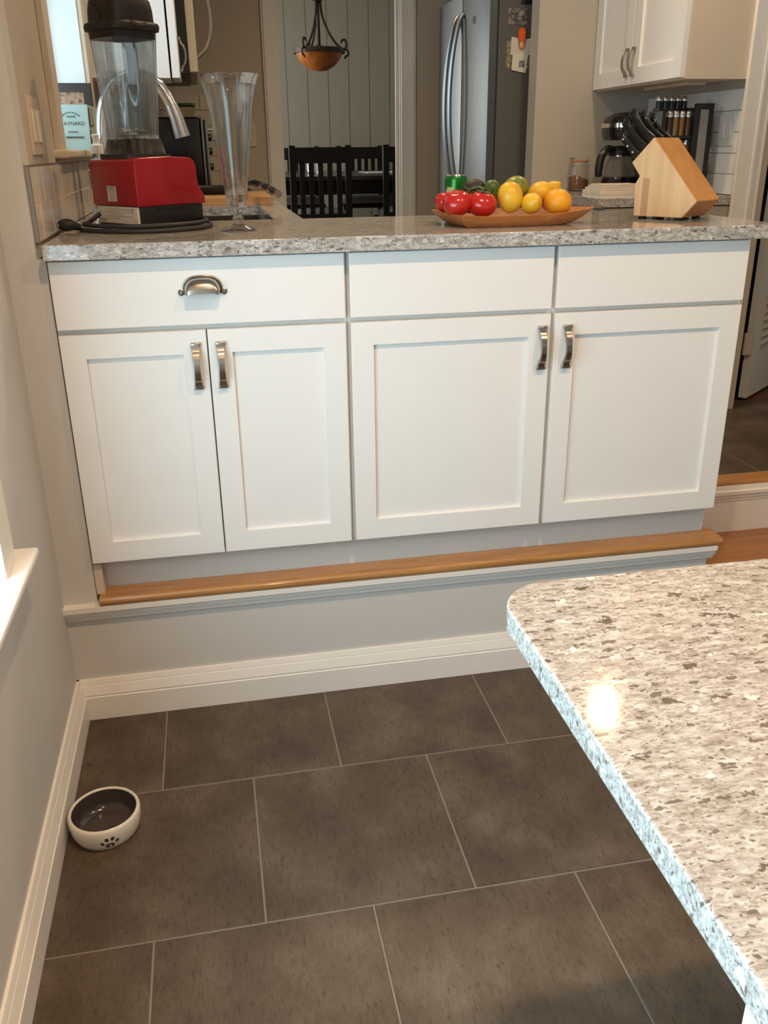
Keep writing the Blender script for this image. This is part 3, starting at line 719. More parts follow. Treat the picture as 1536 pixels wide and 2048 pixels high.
tomato((34.98, 5.75, 3.35), 1.24, 'red tomato at the end of the tray beside the green can', False, (.3, -.2))
tomato((34.55, 8.0, 3.35), 1.02, 'red tomato half hidden at the tray end below the can', False)
tomato((37.3, 5.6, 3.22), 1.26, 'red tomato with green stem in front of the dark avocado', True, (.15, .1))
tomato((36.9, 8.3, 3.2), 1.05, 'small red tomato tucked behind the two front tomatoes', True)
g = nb()
tube(g, spline([(36.3, 6.9, 4.35), (37.0, 6.6, 4.62), (37.7, 6.7, 4.55), (38.4, 6.9, 4.3)], 4), .1, 6)
tube(g, spline([(37.3, 6.6, 4.6), (37.35, 6.5, 5.0)], 3), .06, 6)
solo('tomato_vine', g, VINE, 'green vine stem lying across the tomatoes', 'stem', (37.3, 6.7, 4.3))
def lemonf(th, ph): return 1+.22*math.exp(-(th/.28)**2)+.12*math.exp(-((PI-th)/.3)**2)
def fruit(name, c, r, sx, sz, mat, label, cat, f=None, rx=0, ry=0, rz=0, tip=None, group='citrus and mangoes in the tray'):
    rot = Matrix.Rotation(rz, 3, 'Z') @ Matrix.Rotation(ry, 3, 'Y') @ Matrix.Rotation(rx, 3, 'X')
    t = thing(name, label, cat, (c[0], c[1], c[2]-r), group)
    part(t, 'flesh', blob(nb(), c, r, sx, sx, sz, f=f, rot=rot), mat, ang=80)
    if tip:
        e = Vector(c)+rot @ Vector((0, 0, tip*r*sz)); d = rot @ Vector((0, 0, 1))
        part(t, 'stem_scar', tube(nb(), [e-d*.1, e+d*.03], [.16, .1], 8), plain('stem_scar', (.18, .13, .03), .7))
    return t
fruit('mango', (40.0, 5.9, 3.78), 1.17, .98, 1.22, MANG, 'large golden yellow mango in the middle of the tray', 'mango', lambda th, ph: 1-.08*math.exp(-(th/.7)**2), .05, -.12)
fruit('lemon', (41.85, 5.3, 3.2), 1.0, .92, 1.05, LEM, 'yellow lemon with its stem end turned outward', 'lemon', lemonf, 1.25, .55, 0, 1.16)
fruit('lemon', (43.45, 7.6, 4.0), 1.02, .95, 1.12, LEM, 'yellow lemon lying on top between mango and orange', 'lemon', lemonf, .3, 1.1, .2)
fruit('lemon', (45.2, 9.3, 4.1), .85, .9, 1.12, LEM, 'pointed yellow lemon behind the orange', 'lemon', lemonf, .2, .9, .2)
fruit('orange', (44.65, 6.0, 3.22), 1.24, 1.04, .95, ORG, 'round orange at the pointed end of the tray', 'orange', None, 0, .2)
fruit('orange', (44.9, 8.6, 3.05), .85, 1, .97, ORG, 'small orange wedged behind the front orange', 'orange')
fruit('mango', (41.5, 8.9, 4.3), 1.2, .95, 1.05, GRN, 'green and yellow mango behind the golden one', 'mango', None, .3, .9)
fruit('avocado', (39.1, 8.5, 4.3), .92, .86, 1.12, AVG, 'green avocado beside the dark avocado', 'avocado', lambda th, ph: 1-.14*math.exp(-(th/.8)**2), .1, -.25)
fruit('avocado', (37.55, 9.0, 4.45), .90, .9, 1.22, AVD, 'dark brown ripe avocado behind the tomatoes', 'avocado', lambda th, ph: 1-.1*math.exp(-(th/.8)**2), 0, 1.45)
# green can
cn = thing('drink_can', 'green drink can with silver rim standing behind the tray', 'can', (36.9, 13.2, T))
part(cn, 'can_body', lathe(nb(), [(.9, 0), (1.05, .15), (1.08, .35), (1.08, 3.75), (.98, 4.05), (.95, 4.1)], (36.9, 13.2, T), 32), plain('green_can_metal', (.02, .20, .035), .28, .5))
part(cn, 'can_rim', lathe(nb(), [(.95, 4.08), (1.0, 4.14), (.97, 4.22), (.88, 4.2), (.85, 4.08), (.2, 4.06)], (36.9, 13.2, T), 32), CHROME)
g = nb()
for i in range(9):
    pass
rings = []
for zz in (1.2, 1.7, 2.2, 2.7, 3.1):
    hw = .62*math.sqrt(max(.05, 1-((zz-2.15)/1.05)**2))
    rings.append([(36.9+1.095*math.cos(a), 13.2+1.095*math.sin(a), T+zz) for a in [math.radians(222)-hw+2*hw*i/10 for i in range(11)]])
loft(g, rings, False, False, closed=False)
part(cn, 'can_label', g, plain('cream_print', (.55, .52, .25), .4))

# knife block -------------------------------------------------------------
kn = Vector((0.8266, 0.5628, 0)); kd = Vector((0.5628, -0.8266, 0)); kp = Vector((56.6, 4.9, 0))
kb = thing('knife_block', 'slanted maple knife block holding black-handled knives', 'knife block', (56.0, 7.5, T))
KM = Matrix(((kd.x, kn.x, 0, kp.x), (kd.y, kn.y, 0, kp.y), (0, 0, 1, 0), (0, 0, 0, 1)))
prof = [(-5.05, 1.62), (0, 1.62), (1.34, 3.12), (-3.6, 8.68), (-5.72, 6.45), (-4.75, 5.25), (-5.2, 4.5)]
WK = 4.7
t_ = nb(); A = [t_.verts.new((p[0], 0, p[1])) for p in prof]; Bq = [t_.verts.new((p[0], WK, p[1])) for p in prof]
fa = t_.faces.new(A); fb = t_.faces.new(Bq[::-1]); sf = []
for i in range(7): sf.append(t_.faces.new((A[i], Bq[i], Bq[(i+1) % 7], A[(i+1) % 7])))
bmesh.ops.recalc_face_normals(t_, faces=t_.faces)
bmesh.ops.bevel(t_, geom=list(t_.edges), offset=.05, segments=2, affect='EDGES')
blk = part(kb, 'block_body', xform(t_, KM), MAPLE, 'pale maple side')
blk.data.materials.append(MAPLED); blk.data.materials.append(MAPLEB)
kn_l = kn
for f in blk.data.polygons:
    nn = f.normal; along = nn.dot(kd); side = abs(nn.dot(kn))
    if side < .5:
        if along > .3 and nn.z > .2: f.material_index = 1
        elif nn.z < -.3 and along > .3: f.material_index = 2
for s in (-4.4, -.6):
    for q in (.6, WK-.6): part(kb, 'rubber_foot', xform(B(s-.3, s+.3, q-.3, q+.3, T, 1.66, bev=.05), KM), DKRUB)
# contrasting strip laminated in the side
part(kb, 'laminate_strip', xform(prism(nb(), [(-4.35, 1.64), (-3.65, 1.64), (-3.65, 5.05), (-4.35, 5.1)], 'y', -.006, .03), KM), plain('strip_wood', (.52, .31, .19), .45))
sd = Vector((-3.6+5.72, 0, 8.68-6.45)).normalized(); nd = Vector((-sd.z, 0, sd.x))   # along slot face / out of it
def knife(s, w, L, wid, thk, rivets, label):
    base = Vector((-5.72, w, 6.45))+sd*s+nd*.04
    t = thing('kitchen_knife', label, 'knife', tuple(KM @ base), 'knives in the block')
    rings = []; n = 10
    for i in range(n+1):
        u = i/n; c = base+nd*(L*u)+sd*(.12*math.sin(u*PI*1.1)*-1.2)
        ww = wid*(.86+.10*math.cos(u*PI*2)+(.2 if u > .85 else 0)); tt = thk*(1 if 0 < i < n else .75)
        rings.append([c+sd*(ww/2*math.copysign(abs(math.cos(a))**.6, math.cos(a)))+Vector((0, 1, 0))*(tt/2*math.copysign(abs(math.sin(a))**.6, math.sin(a))) for a in [2*PI*k/16 for k in range(16)]])
    hb_ = part(t, 'handle', xform(loft(nb(), rings), KM), BLACKG)
    rg = []
    for i in range(1, n):
        u = i/n; c = base+nd*(L*u)+sd*(.12*math.sin(u*PI*1.1)*-1.2)
        ww = wid*(.86+.10*math.cos(u*PI*2)+(.2 if u > .85 else 0))
        rg.append([c+sd*(ww/2+.02*q)+Vector((0, 1, 0))*(p*.10) for p, q in ((-1, -3), (1, -3), (1, 1), (-1, 1))])
    part(t, 'tang', xform(loft(nb(), rg), KM), CHROME)
    if rivets:
        g = nb()
        for u in (.25, .5, .75):
            c = base+nd*(L*u)+sd*(.12*math.sin(u*PI*1.1)*-1.2)
            q = lathe(nb(), [(.12, 0), (.11, .04), (.05, .06)], (0, 0, 0), 10)
            xform(q, Matrix.Translation(c+Vector((0, -thk/2, 0))) @ Matrix.Rotation(PI/2, 4, 'X')); merge(g, q)
        part(t, 'rivet', xform(g, KM), CHROME)
    part(t, 'bolster', xform(loft(nb(), [[base+nd*q+sd*a*wid*.4+Vector((0, b_*thk*.4, 0)) for a, b_ in ((-1, -1), (1, -1), (1, 1), (-1, 1))] for q in (.0, .14)]), KM), STEEL)
for s, w, L, wid, riv, lab in ((2.55, .8, 3.75, .74, False, 'long black knife handle highest in the block'), (2.55, 2.4, 3.6, .74, False, 'long black knife handle beside the highest one'), (2.55, 3.9, 3.3, .72, True, 'black knife handle at the far top corner of the block'),
                          (1.55, .8, 3.7, .72, False, 'black knife handle in the middle row of the block'), (1.55, 2.4, 3.5, .72, False, 'black knife handle in the centre of the middle row'), (1.55, 3.9, 3.0, .7, True, 'black knife handle at the far end of the middle row'),
                          (.58, .75, 3.3, .68, True, 'short black riveted knife handle lowest in the block'), (.58, 2.4, 3.4, .68, False, 'black knife handle behind the lowest riveted one')):
    knife(s, w, L, wid, .55, riv, lab)

# ================================================================== DOG BOWL
db = thing('dog_bowl', 'white ceramic pet bowl with dark inside and paw print', 'bowl', (.85, -15.7, ZF))
bc = (.85, -15.7, ZF)
pb = [(2.2, 0.0), (2.42, .06), (2.62, .5), (2.74, 1.0), (2.80, 1.5), (2.78, 1.9), (2.72, 2.05)]
part(db, 'outer_wall', lathe(nb(), pb+[(2.60, 2.12), (2.5, 2.06), (2.50, 1.95)], bc, 56, True, False), plain('white_glaze', (.74, .69, .60), .18), ang=60)
part(db, 'inner_glaze', lathe(nb(), [(2.52, 2.03), (2.46, 1.6), (2.38, .9), (2.2, .45), (1.8, .3), (.05, .28)], bc, 56, False, True), plain('brown_glaze', (.055, .042, .035), .15), ang=60)
g = nb()
def bowl_r(z):
    for (r0, za), (r1, zb) in zip(pb, pb[1:]):
        if za <= z <= zb: return r0+(r1-r0)*(z-za)/(zb-za)
    return 2.7
a_c = math.radians(-78)
def decal(ca, cz, ra, rz, rot=0):
    t = nb(); c = None; vs = []
    for i in range(20):
        q = 2*PI*i/20; dx, dz = ra*math.cos(q), rz*math.sin(q)
        x = dx*math.cos(rot)-dz*math.sin(rot); z = cz+dx*math.sin(rot)+dz*math.cos(rot)
        a = a_c+(ca+x)/2.72; r = bowl_r(z)+.012
        vs.append(t.verts.new((bc[0]+r*math.cos(a), bc[1]+r*math.sin(a), bc[2]+z)))
    t.faces.new(vs); merge(g, t)
decal(0, .66, .36, .25); decal(-.55, .95, .14, .18, .5); decal(-.2, 1.3, .14, .2, .2); decal(.23, 1.32, .14, .2, -.2); decal(.57, .99, .14, .18, -.5)
part(db, 'paw_print', g, plain('paw_ink', (.05, .035, .028), .35))

# ================================================================== KITCHEN LEFT SIDE
sw = thing('light_switch', 'cream double rocker switch plate by the kitchen window', 'switch', (-.6, 8.6, 7.6))
part(sw, 'plate', B(-.62, -.42, 6.0, 11.0, 7.75, 12.2, bev=.08), BEIGE)
for y in (7.3, 9.6): part(sw, 'rocker', B(-.45, -.2, y-.55, y+.55, 8.7, 11.2, bev=.08), plain('cream_rocker', (.70, .60, .46), .35))
bm = nb(); slab(bm, -.25, 4.0, 20.5, 46, .13, 1.33, .3, set(), .05); slab(bm, 19.6, 22.6, 20.5, 46, .13, 1.33, .3, set(), .05); slab(bm, -.25, 22.6, 45.6, 66, .13, 1.33, .3, set(), .05)
solo('sink_worktop', bm, GRAN, 'speckled quartz worktop around the kitchen sink', 'countertop', (11, 40, .13))
solo('stove_worktop', slab(nb(), -.25, 22.6, 92.2, 114.6, .13, 1.33, .3, set(), .05), GRAN, 'short speckled worktop between stove and doorway wall', 'countertop', (11, 103, .13))
sk = nb(); box(sk, 4.0, 4.3, 20.8, 45.5, -7, .12); box(sk, 19.3, 19.6, 20.8, 45.5, -7, .12); box(sk, 4, 19.6, 20.8, 21.1, -7, .12); box(sk, 4, 19.6, 45.2, 45.5, -7, .12); box(sk, 4, 19.6, 20.8, 45.5, -7.3, -7)
solo('kitchen_sink', sk, plain('dark_sink_steel', (.10, .095, .085), .3, .8), 'dark undermount kitchen sink below the window', 'sink', (12, 33, -7.3))
def simple_base(label, x0, x1, y0, y1, face, o, n):
    t = thing('kitchen_base_cabinet', label, 'cabinet', o)
    part(t, 'body', B(x0, x1, y0, y1, K+3, -.02 if y0 > 46 or face > 30 else -7.4), CABIN)
    w_ = (y1-y0)/n
    for i in range(n):
        a, b_ = y0+i*w_+.15, y0+(i+1)*w_-.15
        s = 1 if face < 30 else -1
        d = part(t, 'door', shaker(nb(), a, b_, K+3.4, -7.6, face+s*.7, face, 1.97, 'y'), CAB)
        part(d, 'door_panel', B(min(face, face+s*.35), max(face, face+s*.35), a+1.9, b_-1.9, K+5.3, -9.5), CAB)
        part(t, 'drawer_front', B(min(face, face+s*.7), max(face, face+s*.7), a, b_, -7.2, -.3, bev=.08), CAB)
    part(t, 'toe_kick', B(x0+1, x1-2 if face < 30 else x1, y0, y1, K, K+3), CABIN)
    return t
simple_base('white cabinet under the kitchen sink', 0, 21.2, 21.3, 45.9, 21.2, (11, 33, K), 2)
simple_base('white cabinet under the wooden board', 0, 21.2, 46, 65.9, 21.2, (11, 56, K), 1)
simple_base('white cabinet under the toaster oven', 0, 21.2, 92.3, 114.5, 21.2, (11, 103, K), 1)
# faucet
fp = spline([(2.6, 31, T+.4), (2.6, 31, 8), (3.0, 31, 12), (4.6, 31, 14.6), (7.0, 30.6, 15.4), (9.1, 30.2, 14.3), (10.2, 30, 12.4)], 6)
fc = thing('kitchen_faucet', 'arched chrome pull-down faucet behind the blender', 'faucet', (2.6, 31, T))
part(fc, 'spout', tube(nb(), fp, .62, 14), CHROME)
part(fc, 'spray_head', tube(nb(), [(10.15, 30, 12.5), (10.6, 30, 11.2), (11.05, 30, 9.3)], [.64, .72, .82], 16), STEEL)
part(fc, 'base_flange', lathe(nb(), [(1.1, 0), (1.1, .25), (.8, .5), (.7, .9)], (2.6, 31, T), 24), CHROME)
part(fc, 'lever', tube(nb(), [(2.6, 31, T+2.2), (2.6, 29.4, T+2.8), (2.6, 28.2, T+3.6)], [.3, .25, .2], 8), CHROME)
# soap bottle
sb = thing('soap_bottle', 'clear soap bottle with white flip cap behind the blender', 'bottle', (2.3, 27, T))
part(sb, 'bottle_body', lathe(nb(), [(1.15, 0), (1.2, .3), (1.2, 4.6), (.95, 5.6), (.5, 6.2), (.45, 6.5)], (2.3, 27, T), 24), glass('soap_plastic', (.85, .9, .9), .05, 1.35))
part(sb, 'cap', lathe(nb(), [(.62, 6.4), (.66, 6.5), (.66, 7.2), (.5, 7.3), (.3, 7.4), (.26, 7.8), (.42, 8.2), (.2, 8.3)], (2.3, 27, T), 20), plain('white_plastic', (.85, .85, .82), .35))
# sill box + photo frame
bxo = thing('planter_box', 'pale blue tin box with dark lettering on the window sill', 'box', (-.9, 40, KWZ0+.15))
Z0 = KWZ0+.15
r0 = [(-2.7, 38.3, Z0), (.55, 38.3, Z0), (.75, 42.3, Z0), (-2.5, 42.3, Z0)]; r1 = [(-3.0, 38.0, Z0+4.7), (.72, 38.0, Z0+4.7), (1.35, 43.0, Z0+4.5), (-2.7, 43.0, Z0+4.5)]
part(bxo, 'tin_side', loft(nb(), [r0, r1]), blotch('pale_blue_tin', [(.36, .50, .48), (.44, .55, .50), (.40, .56, .56)], 6, .5))
text(bxo, 'TAYNARD', .56, INK, (-1.1, 38.08, Z0+2.75), (PI/2-.06, 0, 0))
g = nb()
for i in range(9):
    a = -1.0+2.0*i/8; box(g, -1.2+1.05*math.sin(a)-.07, -1.2+1.05*math.sin(a)+.05, 37.98, 38.1, Z0+3.1+.75*math.cos(a), Z0+3.22+.75*math.cos(a))
for i in range(4): box(g, -1.6+i*.24, -1.48+i*.24, 37.98, 38.12, Z0+3.4, Z0+3.55)
for i in range(6): box(g, -1.7+i*.18, -1.6+i*.18, 38.02, 38.16, Z0+1.85, Z0+1.95)
for i in range(11): box(g, -2.0+i*.18, -1.9+i*.18, 38.05, 38.2, Z0+1.25, Z0+1.42)
part(bxo, 'small_print', g, INK)
g = nb(); prism(g, [(38.6, Z0+.5), (41.8, Z0+.5), (42.3, Z0+2.0), (38.4, Z0+2.1)], 'x', .72, .76); prism(g, [(38.4, Z0+2.6), (42.4, Z0+2.5), (42.8, Z0+4.2), (38.3, Z0+4.4)], 'x', .82, .98)
part(bxo, 'side_label', g, plain('tan_label', (.34, .26, .16), .6))
pf = thing('photo_frame', 'dark framed photo standing behind the pale tin box', 'photo frame', (-1.2, 46.5, Z0))
fm = nb(); shaker(fm, -4.2, .55, Z0, Z0+7.4, 46.2, 46.8, .95)
part(pf, 'frame', fm, plain('dark_frame_wood', (.025, .014, .01), .4))
part(pf, 'photo', B(-3.4, -.3, 46.4, 46.6, Z0+.8, Z0+6.6), blotch('photo_print', [(.05, .03, .025), (.30, .16, .08), (.45, .26, .15), (.08, .05, .05)], 55, .3))
# upper cabinet, microwave
uc = thing('wall_cabinet', 'tall white wall cabinet seen side on beside the sink window', 'cabinet', (5, 61, 16.7))
part(uc, 'body', B(-.6, 9.75, 56, 66, 16.75, 45, bev=.05), CAB)
d = part(uc, 'door', shaker(nb(), 56.1, 65.9, 16.8, 45, 11.0, 10.0, 1.97, 'y'), CAB)
part(d, 'door_panel', B(10.15, 10.6, 57.9, 64, 18.7, 43), CAB)
part(d, 'handle', pull_bar(57.2, 17.6, 21.6, 11.0, 1, 'y'), BRUSH)
mw = thing('microwave', 'black over-range microwave with curved steel handle', 'microwave', (6, 79, 17.8))
part(mw, 'body', B(-.6, 12.2, 66.2, 92, 17.9, 33, bev=.1), BLACK)
part(mw, 'door', B(12.2, 13.5, 66.2, 92, 18.1, 32.8, bev=.25, seg=3), plain('lamp_tinted_steel', (.70, .62, .48), .35, .85), 'brushed steel door')  # warm lamp reflection is tinted into the steel colour
hp = spline([(13.5, 68.2, 30.5), (15.0, 68.2, 29), (15.7, 68.2, 25.5), (15.2, 68.2, 22), (13.5, 68.2, 20.2)], 6)
part(mw, 'handle', tube(nb(), hp, .28, 10), BRUSH)
st = thing('stove', 'black range below the microwave', 'stove', (11, 79, K))
part(st, 'body', B(0, 22, 66.2, 92, K, 1.2, bev=.1), BLACK)
part(st, 'cooktop', B(-.1, 22.8, 66.15, 92.05, 1.2, 1.65, bev=.1), BLACKG)
g = nb()
for i in range(5):
    tube(g, [(2+i*4.5, 67.5, 2.0), (2+i*4.5, 91, 2.0)], .18, 6)
for j in range(4): tube(g, [(2, 69+j*7, 2.0), (20, 69+j*7, 2.0)], .18, 6)
for x in (2, 20):
    for y in (69, 90): tube(g, [(x, y, 1.6), (x, y, 2.0)], .2, 6)
part(st, 'grate', g, DKRUB)
# toaster oven
to = thing('toaster_oven', 'black toaster oven with three knobs and chrome edge', 'toaster oven', (9, 101, T))
part(to, 'body', B(3.5, 13.2, 94.5, 110, T+.5, 13.3, bev=.35, seg=3), BLACKG)
g = nb(); box(g, 13.2, 13.65, 94.3, 110, T+.6, 13.2, bev=.15); box(g, 13.9, 14.35, 94.3, 97.5, T+.5, 13.0, bev=.15)
part(to, 'front_frame', g, plain('dark_chrome', (.32, .30, .27), .25, 1.0))
for z in (10.0, 7.75, 5.2):
    q = lathe(nb(), [(.62, 0), (.58, .5), (.45, .62)], (0, 0, 0), 20)
    part(to, 'knob', xform(q, Matrix.Translation((14.35, 95.9, z)) @ Matrix.Rotation(PI/2, 4, 'Y')), BLACK)
part(to, 'front_panel', B(13.65, 14.2, 94.4, 110, T+.8, 12.8, bev=.1), BLACK)
g = nb()
for x in (4.5, 12.5):
    for y in (95.5, 109): lathe(g, [(.5, T), (.5, T+.55)], (x, y, 0), 12)
part(to, 'foot', g, DKRUB)
part(to, 'door_handle', tube(nb(), [(14.3, 99, 11.4), (15.1, 99, 11.4), (15.1, 109, 11.4), (14.3, 109, 11.4)], .2, 8), CHROME)
fcn = thing('food_container', 'clear container with green lid on the toaster oven', 'container', (11, 99, 13.3))
part(fcn, 'tub', loft(nb(), [sqring((11, 99), 1.2, 1.2, 13.3, 5), sqring((11, 99), 1.5, 1.5, 15.2, 5)]), glass('frosted_tub', (.75, .72, .62), .25, 1.3))
part(fcn, 'lid', loft(nb(), [sqring((11, 99), 1.6, 1.6, 15.2, 5), sqring((11, 99), 1.6, 1.6, 15.6, 5)]), plain('green_lid', (.03, .12, .05), .5))
# board and pan
solo('cutting_board', B(9.5, 21.6, 46.6, 64.5, T, 2.28, bev=.06), BOARD, 'thick wooden cutting board behind the vase', 'cutting board', (15, 55, T))
pn = thing('frying_pan', 'black frying pan whose chrome ringed handle sticks out', 'pan', (15.5, 57.5, 2.28))
part(pn, 'pan_body', lathe(nb(), [(3.6, 0), (4.3, .9), (4.4, 1.0), (4.25, 1.0), (3.5, .15), (.1, .12)], (14.8, 58.5, 2.28), 36), BLACK)
part(pn, 'handle', tube(nb(), spline([(17.4, 54.9, 3.1), (19.0, 49.5, 3.9), (20.5, 44.4, 3.6), (21.6, 40.6, 2.95)], 5), [.3]*6+[.42]*10, 10), BLACK)
g = nb(); tube(g, [(20.2, 45.4, 3.74), (20.4, 44.8, 3.66)], .5, 12); tube(g, [(21.0, 42.8, 3.34), (21.2, 42.1, 3.22)], .52, 12); tube(g, [(21.6, 40.6, 2.95), (21.75, 40.1, 2.88)], .48, 12)
part(pn, 'handle_ring', g, CHROME)
# back wall plate
solo('switch_plate', B(22.3, 23.9, 114.7, 114.98, 8.5, 12.8, bev=.06), plain('almond_plate', (.62, .52, .37), .45), 'almond switch plate on the wall beside the doorway', 'switch', (23, 115, 8.5))

# ================================================================== DINING ROOM
def chair(name, label, x, y, s, group, faces=1):
    t = thing(name, label, 'chair', (x, y, K), group)
    w_ = 13.6*s; top = 8.3
    for sx in (-1, 1):
        a = x+sx*w_/2
        part(t, 'back_post', B(a-.75*s, a+.75*s, y-.6, y+.6, K, top+.45, bev=.12), CHAIRB)
        part(t, 'front_leg', B(a-.7*s, a+.7*s, y+faces*13-.7, y+faces*13+.7, K, -8.4, bev=.1), CHAIRB)
    q = nb(); box(q, x-w_/2, x+w_/2, y-.45, y+.45, top-3.6, top, bev=.15)
    part(t, 'top_rail', q, CHAIRB)
    part(t, 'lower_rail', B(x-w_/2, x+w_/2, y-.4, y+.4, -8.6, -7.0), CHAIRB)
    for i in range(5):
        a = x-w_/2+w_*(i+1)/6
        part(t, 'slat', B(a-.62*s, a+.62*s, y-.22, y+.22, -7.0, top-3.5), CHAIRB)
    rg = [sqring((x, y+faces*6.6), w_/2+.2, 6.6, -8.4, 6), sqring((x, y+faces*6.6), w_/2+.4, 6.8, -7.4, 5), sqring((x, y+faces*6.6), w_/2-.5, 5.8, -6.4, 4), sqring((x, y+faces*6.6), w_/2-3, 3.6, -6.0, 3)]
    part(t, 'seat', loft(nb(), rg), SEATG, 'grey upholstered seat')
    part(t, 'seat_rail', B(x-w_/2, x+w_/2, y+faces*.5 if faces > 0 else y-13.2, y+13.2 if faces > 0 else y-.5, -9.8, -8.4), CHAIRB)
    part(t, 'stretcher', B(x-w_/2, x+w_/2, y+faces*12.8-.3, y+faces*12.8+.3, K+8, K+9), CHAIRB)
    return t
GR = 'black counter-height dining chairs'
chair('dining_chair', 'black slat-back dining chair with its back to the doorway, below the hanging lamp', 41.2, 153, 1, GR)
chair('dining_chair', 'black slat-back dining chair with its back to the doorway, beside the white door casing', 64.2, 153, 1, GR)
chair('dining_chair', 'black slat-back dining chair across the table, seen between the two near chairs', 64.0, 232, 1.0, GR, -1)
chair('dining_chair', 'black slat-back dining chair across the table, half hidden by the near chair', 43.2, 232, 1.0, GR, -1)
dt = thing('dining_table', 'black counter-height dining table behind the chairs', 'table', (55, 190, K))
part(dt, 'table_top', B(27, 95, 162, 222, .4, 1.5, bev=.15), plain('table_top_black', (.03, .03, .03), .25))
part(dt, 'apron', B(29, 93, 163.5, 220.5, -3.0, .4), CHAIRB)
for x in (31, 91):
    for y in (165, 219): part(dt, 'leg', B(x-1.8, x+1.8, y-1.8, y+1.8, K, -3.0, bev=.1), CHAIRB)
part(dt, 'pedestal', B(66, 72, 188, 194, K, -3), CHAIRB)
for i, (x, lab) in enumerate(((43.5, 'glass candle holder on the dining table with a white candle'), (52.0, 'second glass candle holder standing along the dining table'))):
    h = thing('candle_holder', lab, 'candle holder', (x, 190, 1.5))
    part(h, 'glass_cup', lathe(nb(), [(1.5, 0), (1.6, .3), (1.6, 5), (1.45, 5), (1.45, .4), (.1, .35)], (x, 190, 1.5), 20), GLASS)
    part(h, 'candle', lathe(nb(), [(.9, .45), (.9, 3.0), (.1, 3.0)], (x, 190, 1.5), 16), plain('white_wax', (.85, .85, .82), .5))
solo('table_runner', B(58, 80, 182, 198, 1.5, 1.62), plain('pale_runner_cloth', (.55, .55, .53), .8), 'pale cloth runner lying on the black dining table', 'runner', (69, 190, 1.5))
# pendant lamp
BRZ = plain('bronze_metal', (.050, .034, .022), .5, .6)
lx, ly = 46.6, 190
pl = thing('pendant_lamp', 'bronze pendant lamp with amber glass bowl over the dining table', 'lamp', (lx, ly, 27.5))
part(pl, 'bowl', lathe(nb(), [(.3, 27.4), (2.2, 27.7), (4.2, 28.8), (5.6, 30.4), (6.4, 32.0), (6.7, 32.9), (6.5, 32.9), (6.1, 31.9), (5.3, 30.4), (3.9, 29.0), (.2, 27.9)], (lx, ly, 0), 40), blotch('amber_glass', [(.20, .055, .01), (.38, .12, .02), (.26, .08, .015)], 9, .3))
part(pl, 'rim_band', lathe(nb(), [(6.6, 31.7), (6.95, 31.8), (6.95, 32.9), (6.75, 33.0), (6.6, 32.9)], (lx, ly, 0), 40, False, False), BRZ)
for k in range(3):
    a = math.radians(-12+120*k)
    def R_(r, z): return (lx+r*math.cos(a), ly+r*math.sin(a), z)
    ar = part(pl, 'arm', tube(nb(), spline([R_(.7, 44.5), R_(1.0, 41.5), R_(1.9, 38.6), R_(3.4, 35.7), R_(5.2, 33.6), R_(6.8, 32.7), R_(7.4, 33.8), R_(7.0, 35.0), R_(6.2, 34.8), R_(6.0, 34.2)], 5), .32, 8), BRZ)
    part(ar, 'scroll', tube(nb(), spline([R_(6.8, 32.8), R_(7.7, 32.4), R_(7.9, 31.4), R_(7.2, 31.0), R_(6.9, 30.4)], 5), .26, 8), BRZ)
part(pl, 'stem', lathe(nb(), [(.5, 32.0), (.5, 33.0), (1.0, 33.4), (.5, 34), (.42, 44), (1.4, 44.3), (1.4, 45.6), (.5, 46), (.35, CE)], (lx, ly, 0), 16), BRZ)

# ================================================================== KITCHEN RIGHT SIDE
fr = thing('refrigerator', 'stainless french-door refrigerator with dark grey side', 'refrigerator', (72, 93, K))
part(fr, 'body', B(61.2, 88, 77.5, 109.5, K+.6, 32.0, bev=.15), FRSIDE)
def fdoor(y0, y1):
    rings = []
    for i in range(13):
        u = i/12; y = y0+(y1-y0)*u; bul = .75*math.sin(PI*(u*.86+.07))**.7
        rings.append((59.9-bul, y))
    pts = rings+[(60.9, y1), (60.9, y0)]
    return prism(nb(), pts, 'z', -2.0, 32.3, bev=.08)
FST = plain('fridge_steel', (.125, .135, .14), .38, .85)
fd1 = part(fr, 'door', fdoor(77.4, 93.3), FST); fd2 = part(fr, 'door', fdoor(93.7, 109.6), FST)
for y, d_ in ((91.9, fd1), (95.3, fd2)):
    part(d_, 'handle', tube(nb(), spline([(59.3, y, 29.2), (58.4, y, 27.5), (57.4, y, 22), (57.0, y, 15.5), (57.3, y, 9), (58.3, y, 2.5), (59.2, y, .5)], 5), .42, 10), STEEL)
part(fr, 'freezer_drawer', B(59.4, 60.9, 77.4, 109.6, K+2, -2.4, bev=.2), FST)
part(fr, 'hinge_cover', B(59.9, 63.5, 78, 81, 32.0, 33.0, bev=.1), BLACK)
em = nb(); tube(em, [(59.02, 84.6+.55*math.cos(2*PI*i/16), 27.5+.55*math.sin(2*PI*i/16)) for i in range(16)], .06, 6, True); box(em, 58.98, 59.04, 84.4, 84.5, 27.3, 27.7); box(em, 58.98, 59.04, 84.5, 84.8, 27.3, 27.38)
part(fd1, 'emblem', em, plain('emblem_grey', (.12, .12, .12), .4))
part(fr, 'door_gasket', B(60.85, 61.25, 77.6, 109.4, -2, 32), DKRUB)
FY = 77.5
solo('fridge_photo', B(62.7, 65.8, FY-.08, FY, 26.0, 28.3), blotch('photo_collage', [(.03, .025, .02), (.30, .23, .20), (.05, .04, .035), (.42, .34, .30), (.10, .05, .04)], 24, .3), 'small photo stuck high on the dark fridge side', 'photo', (64, FY, 26))
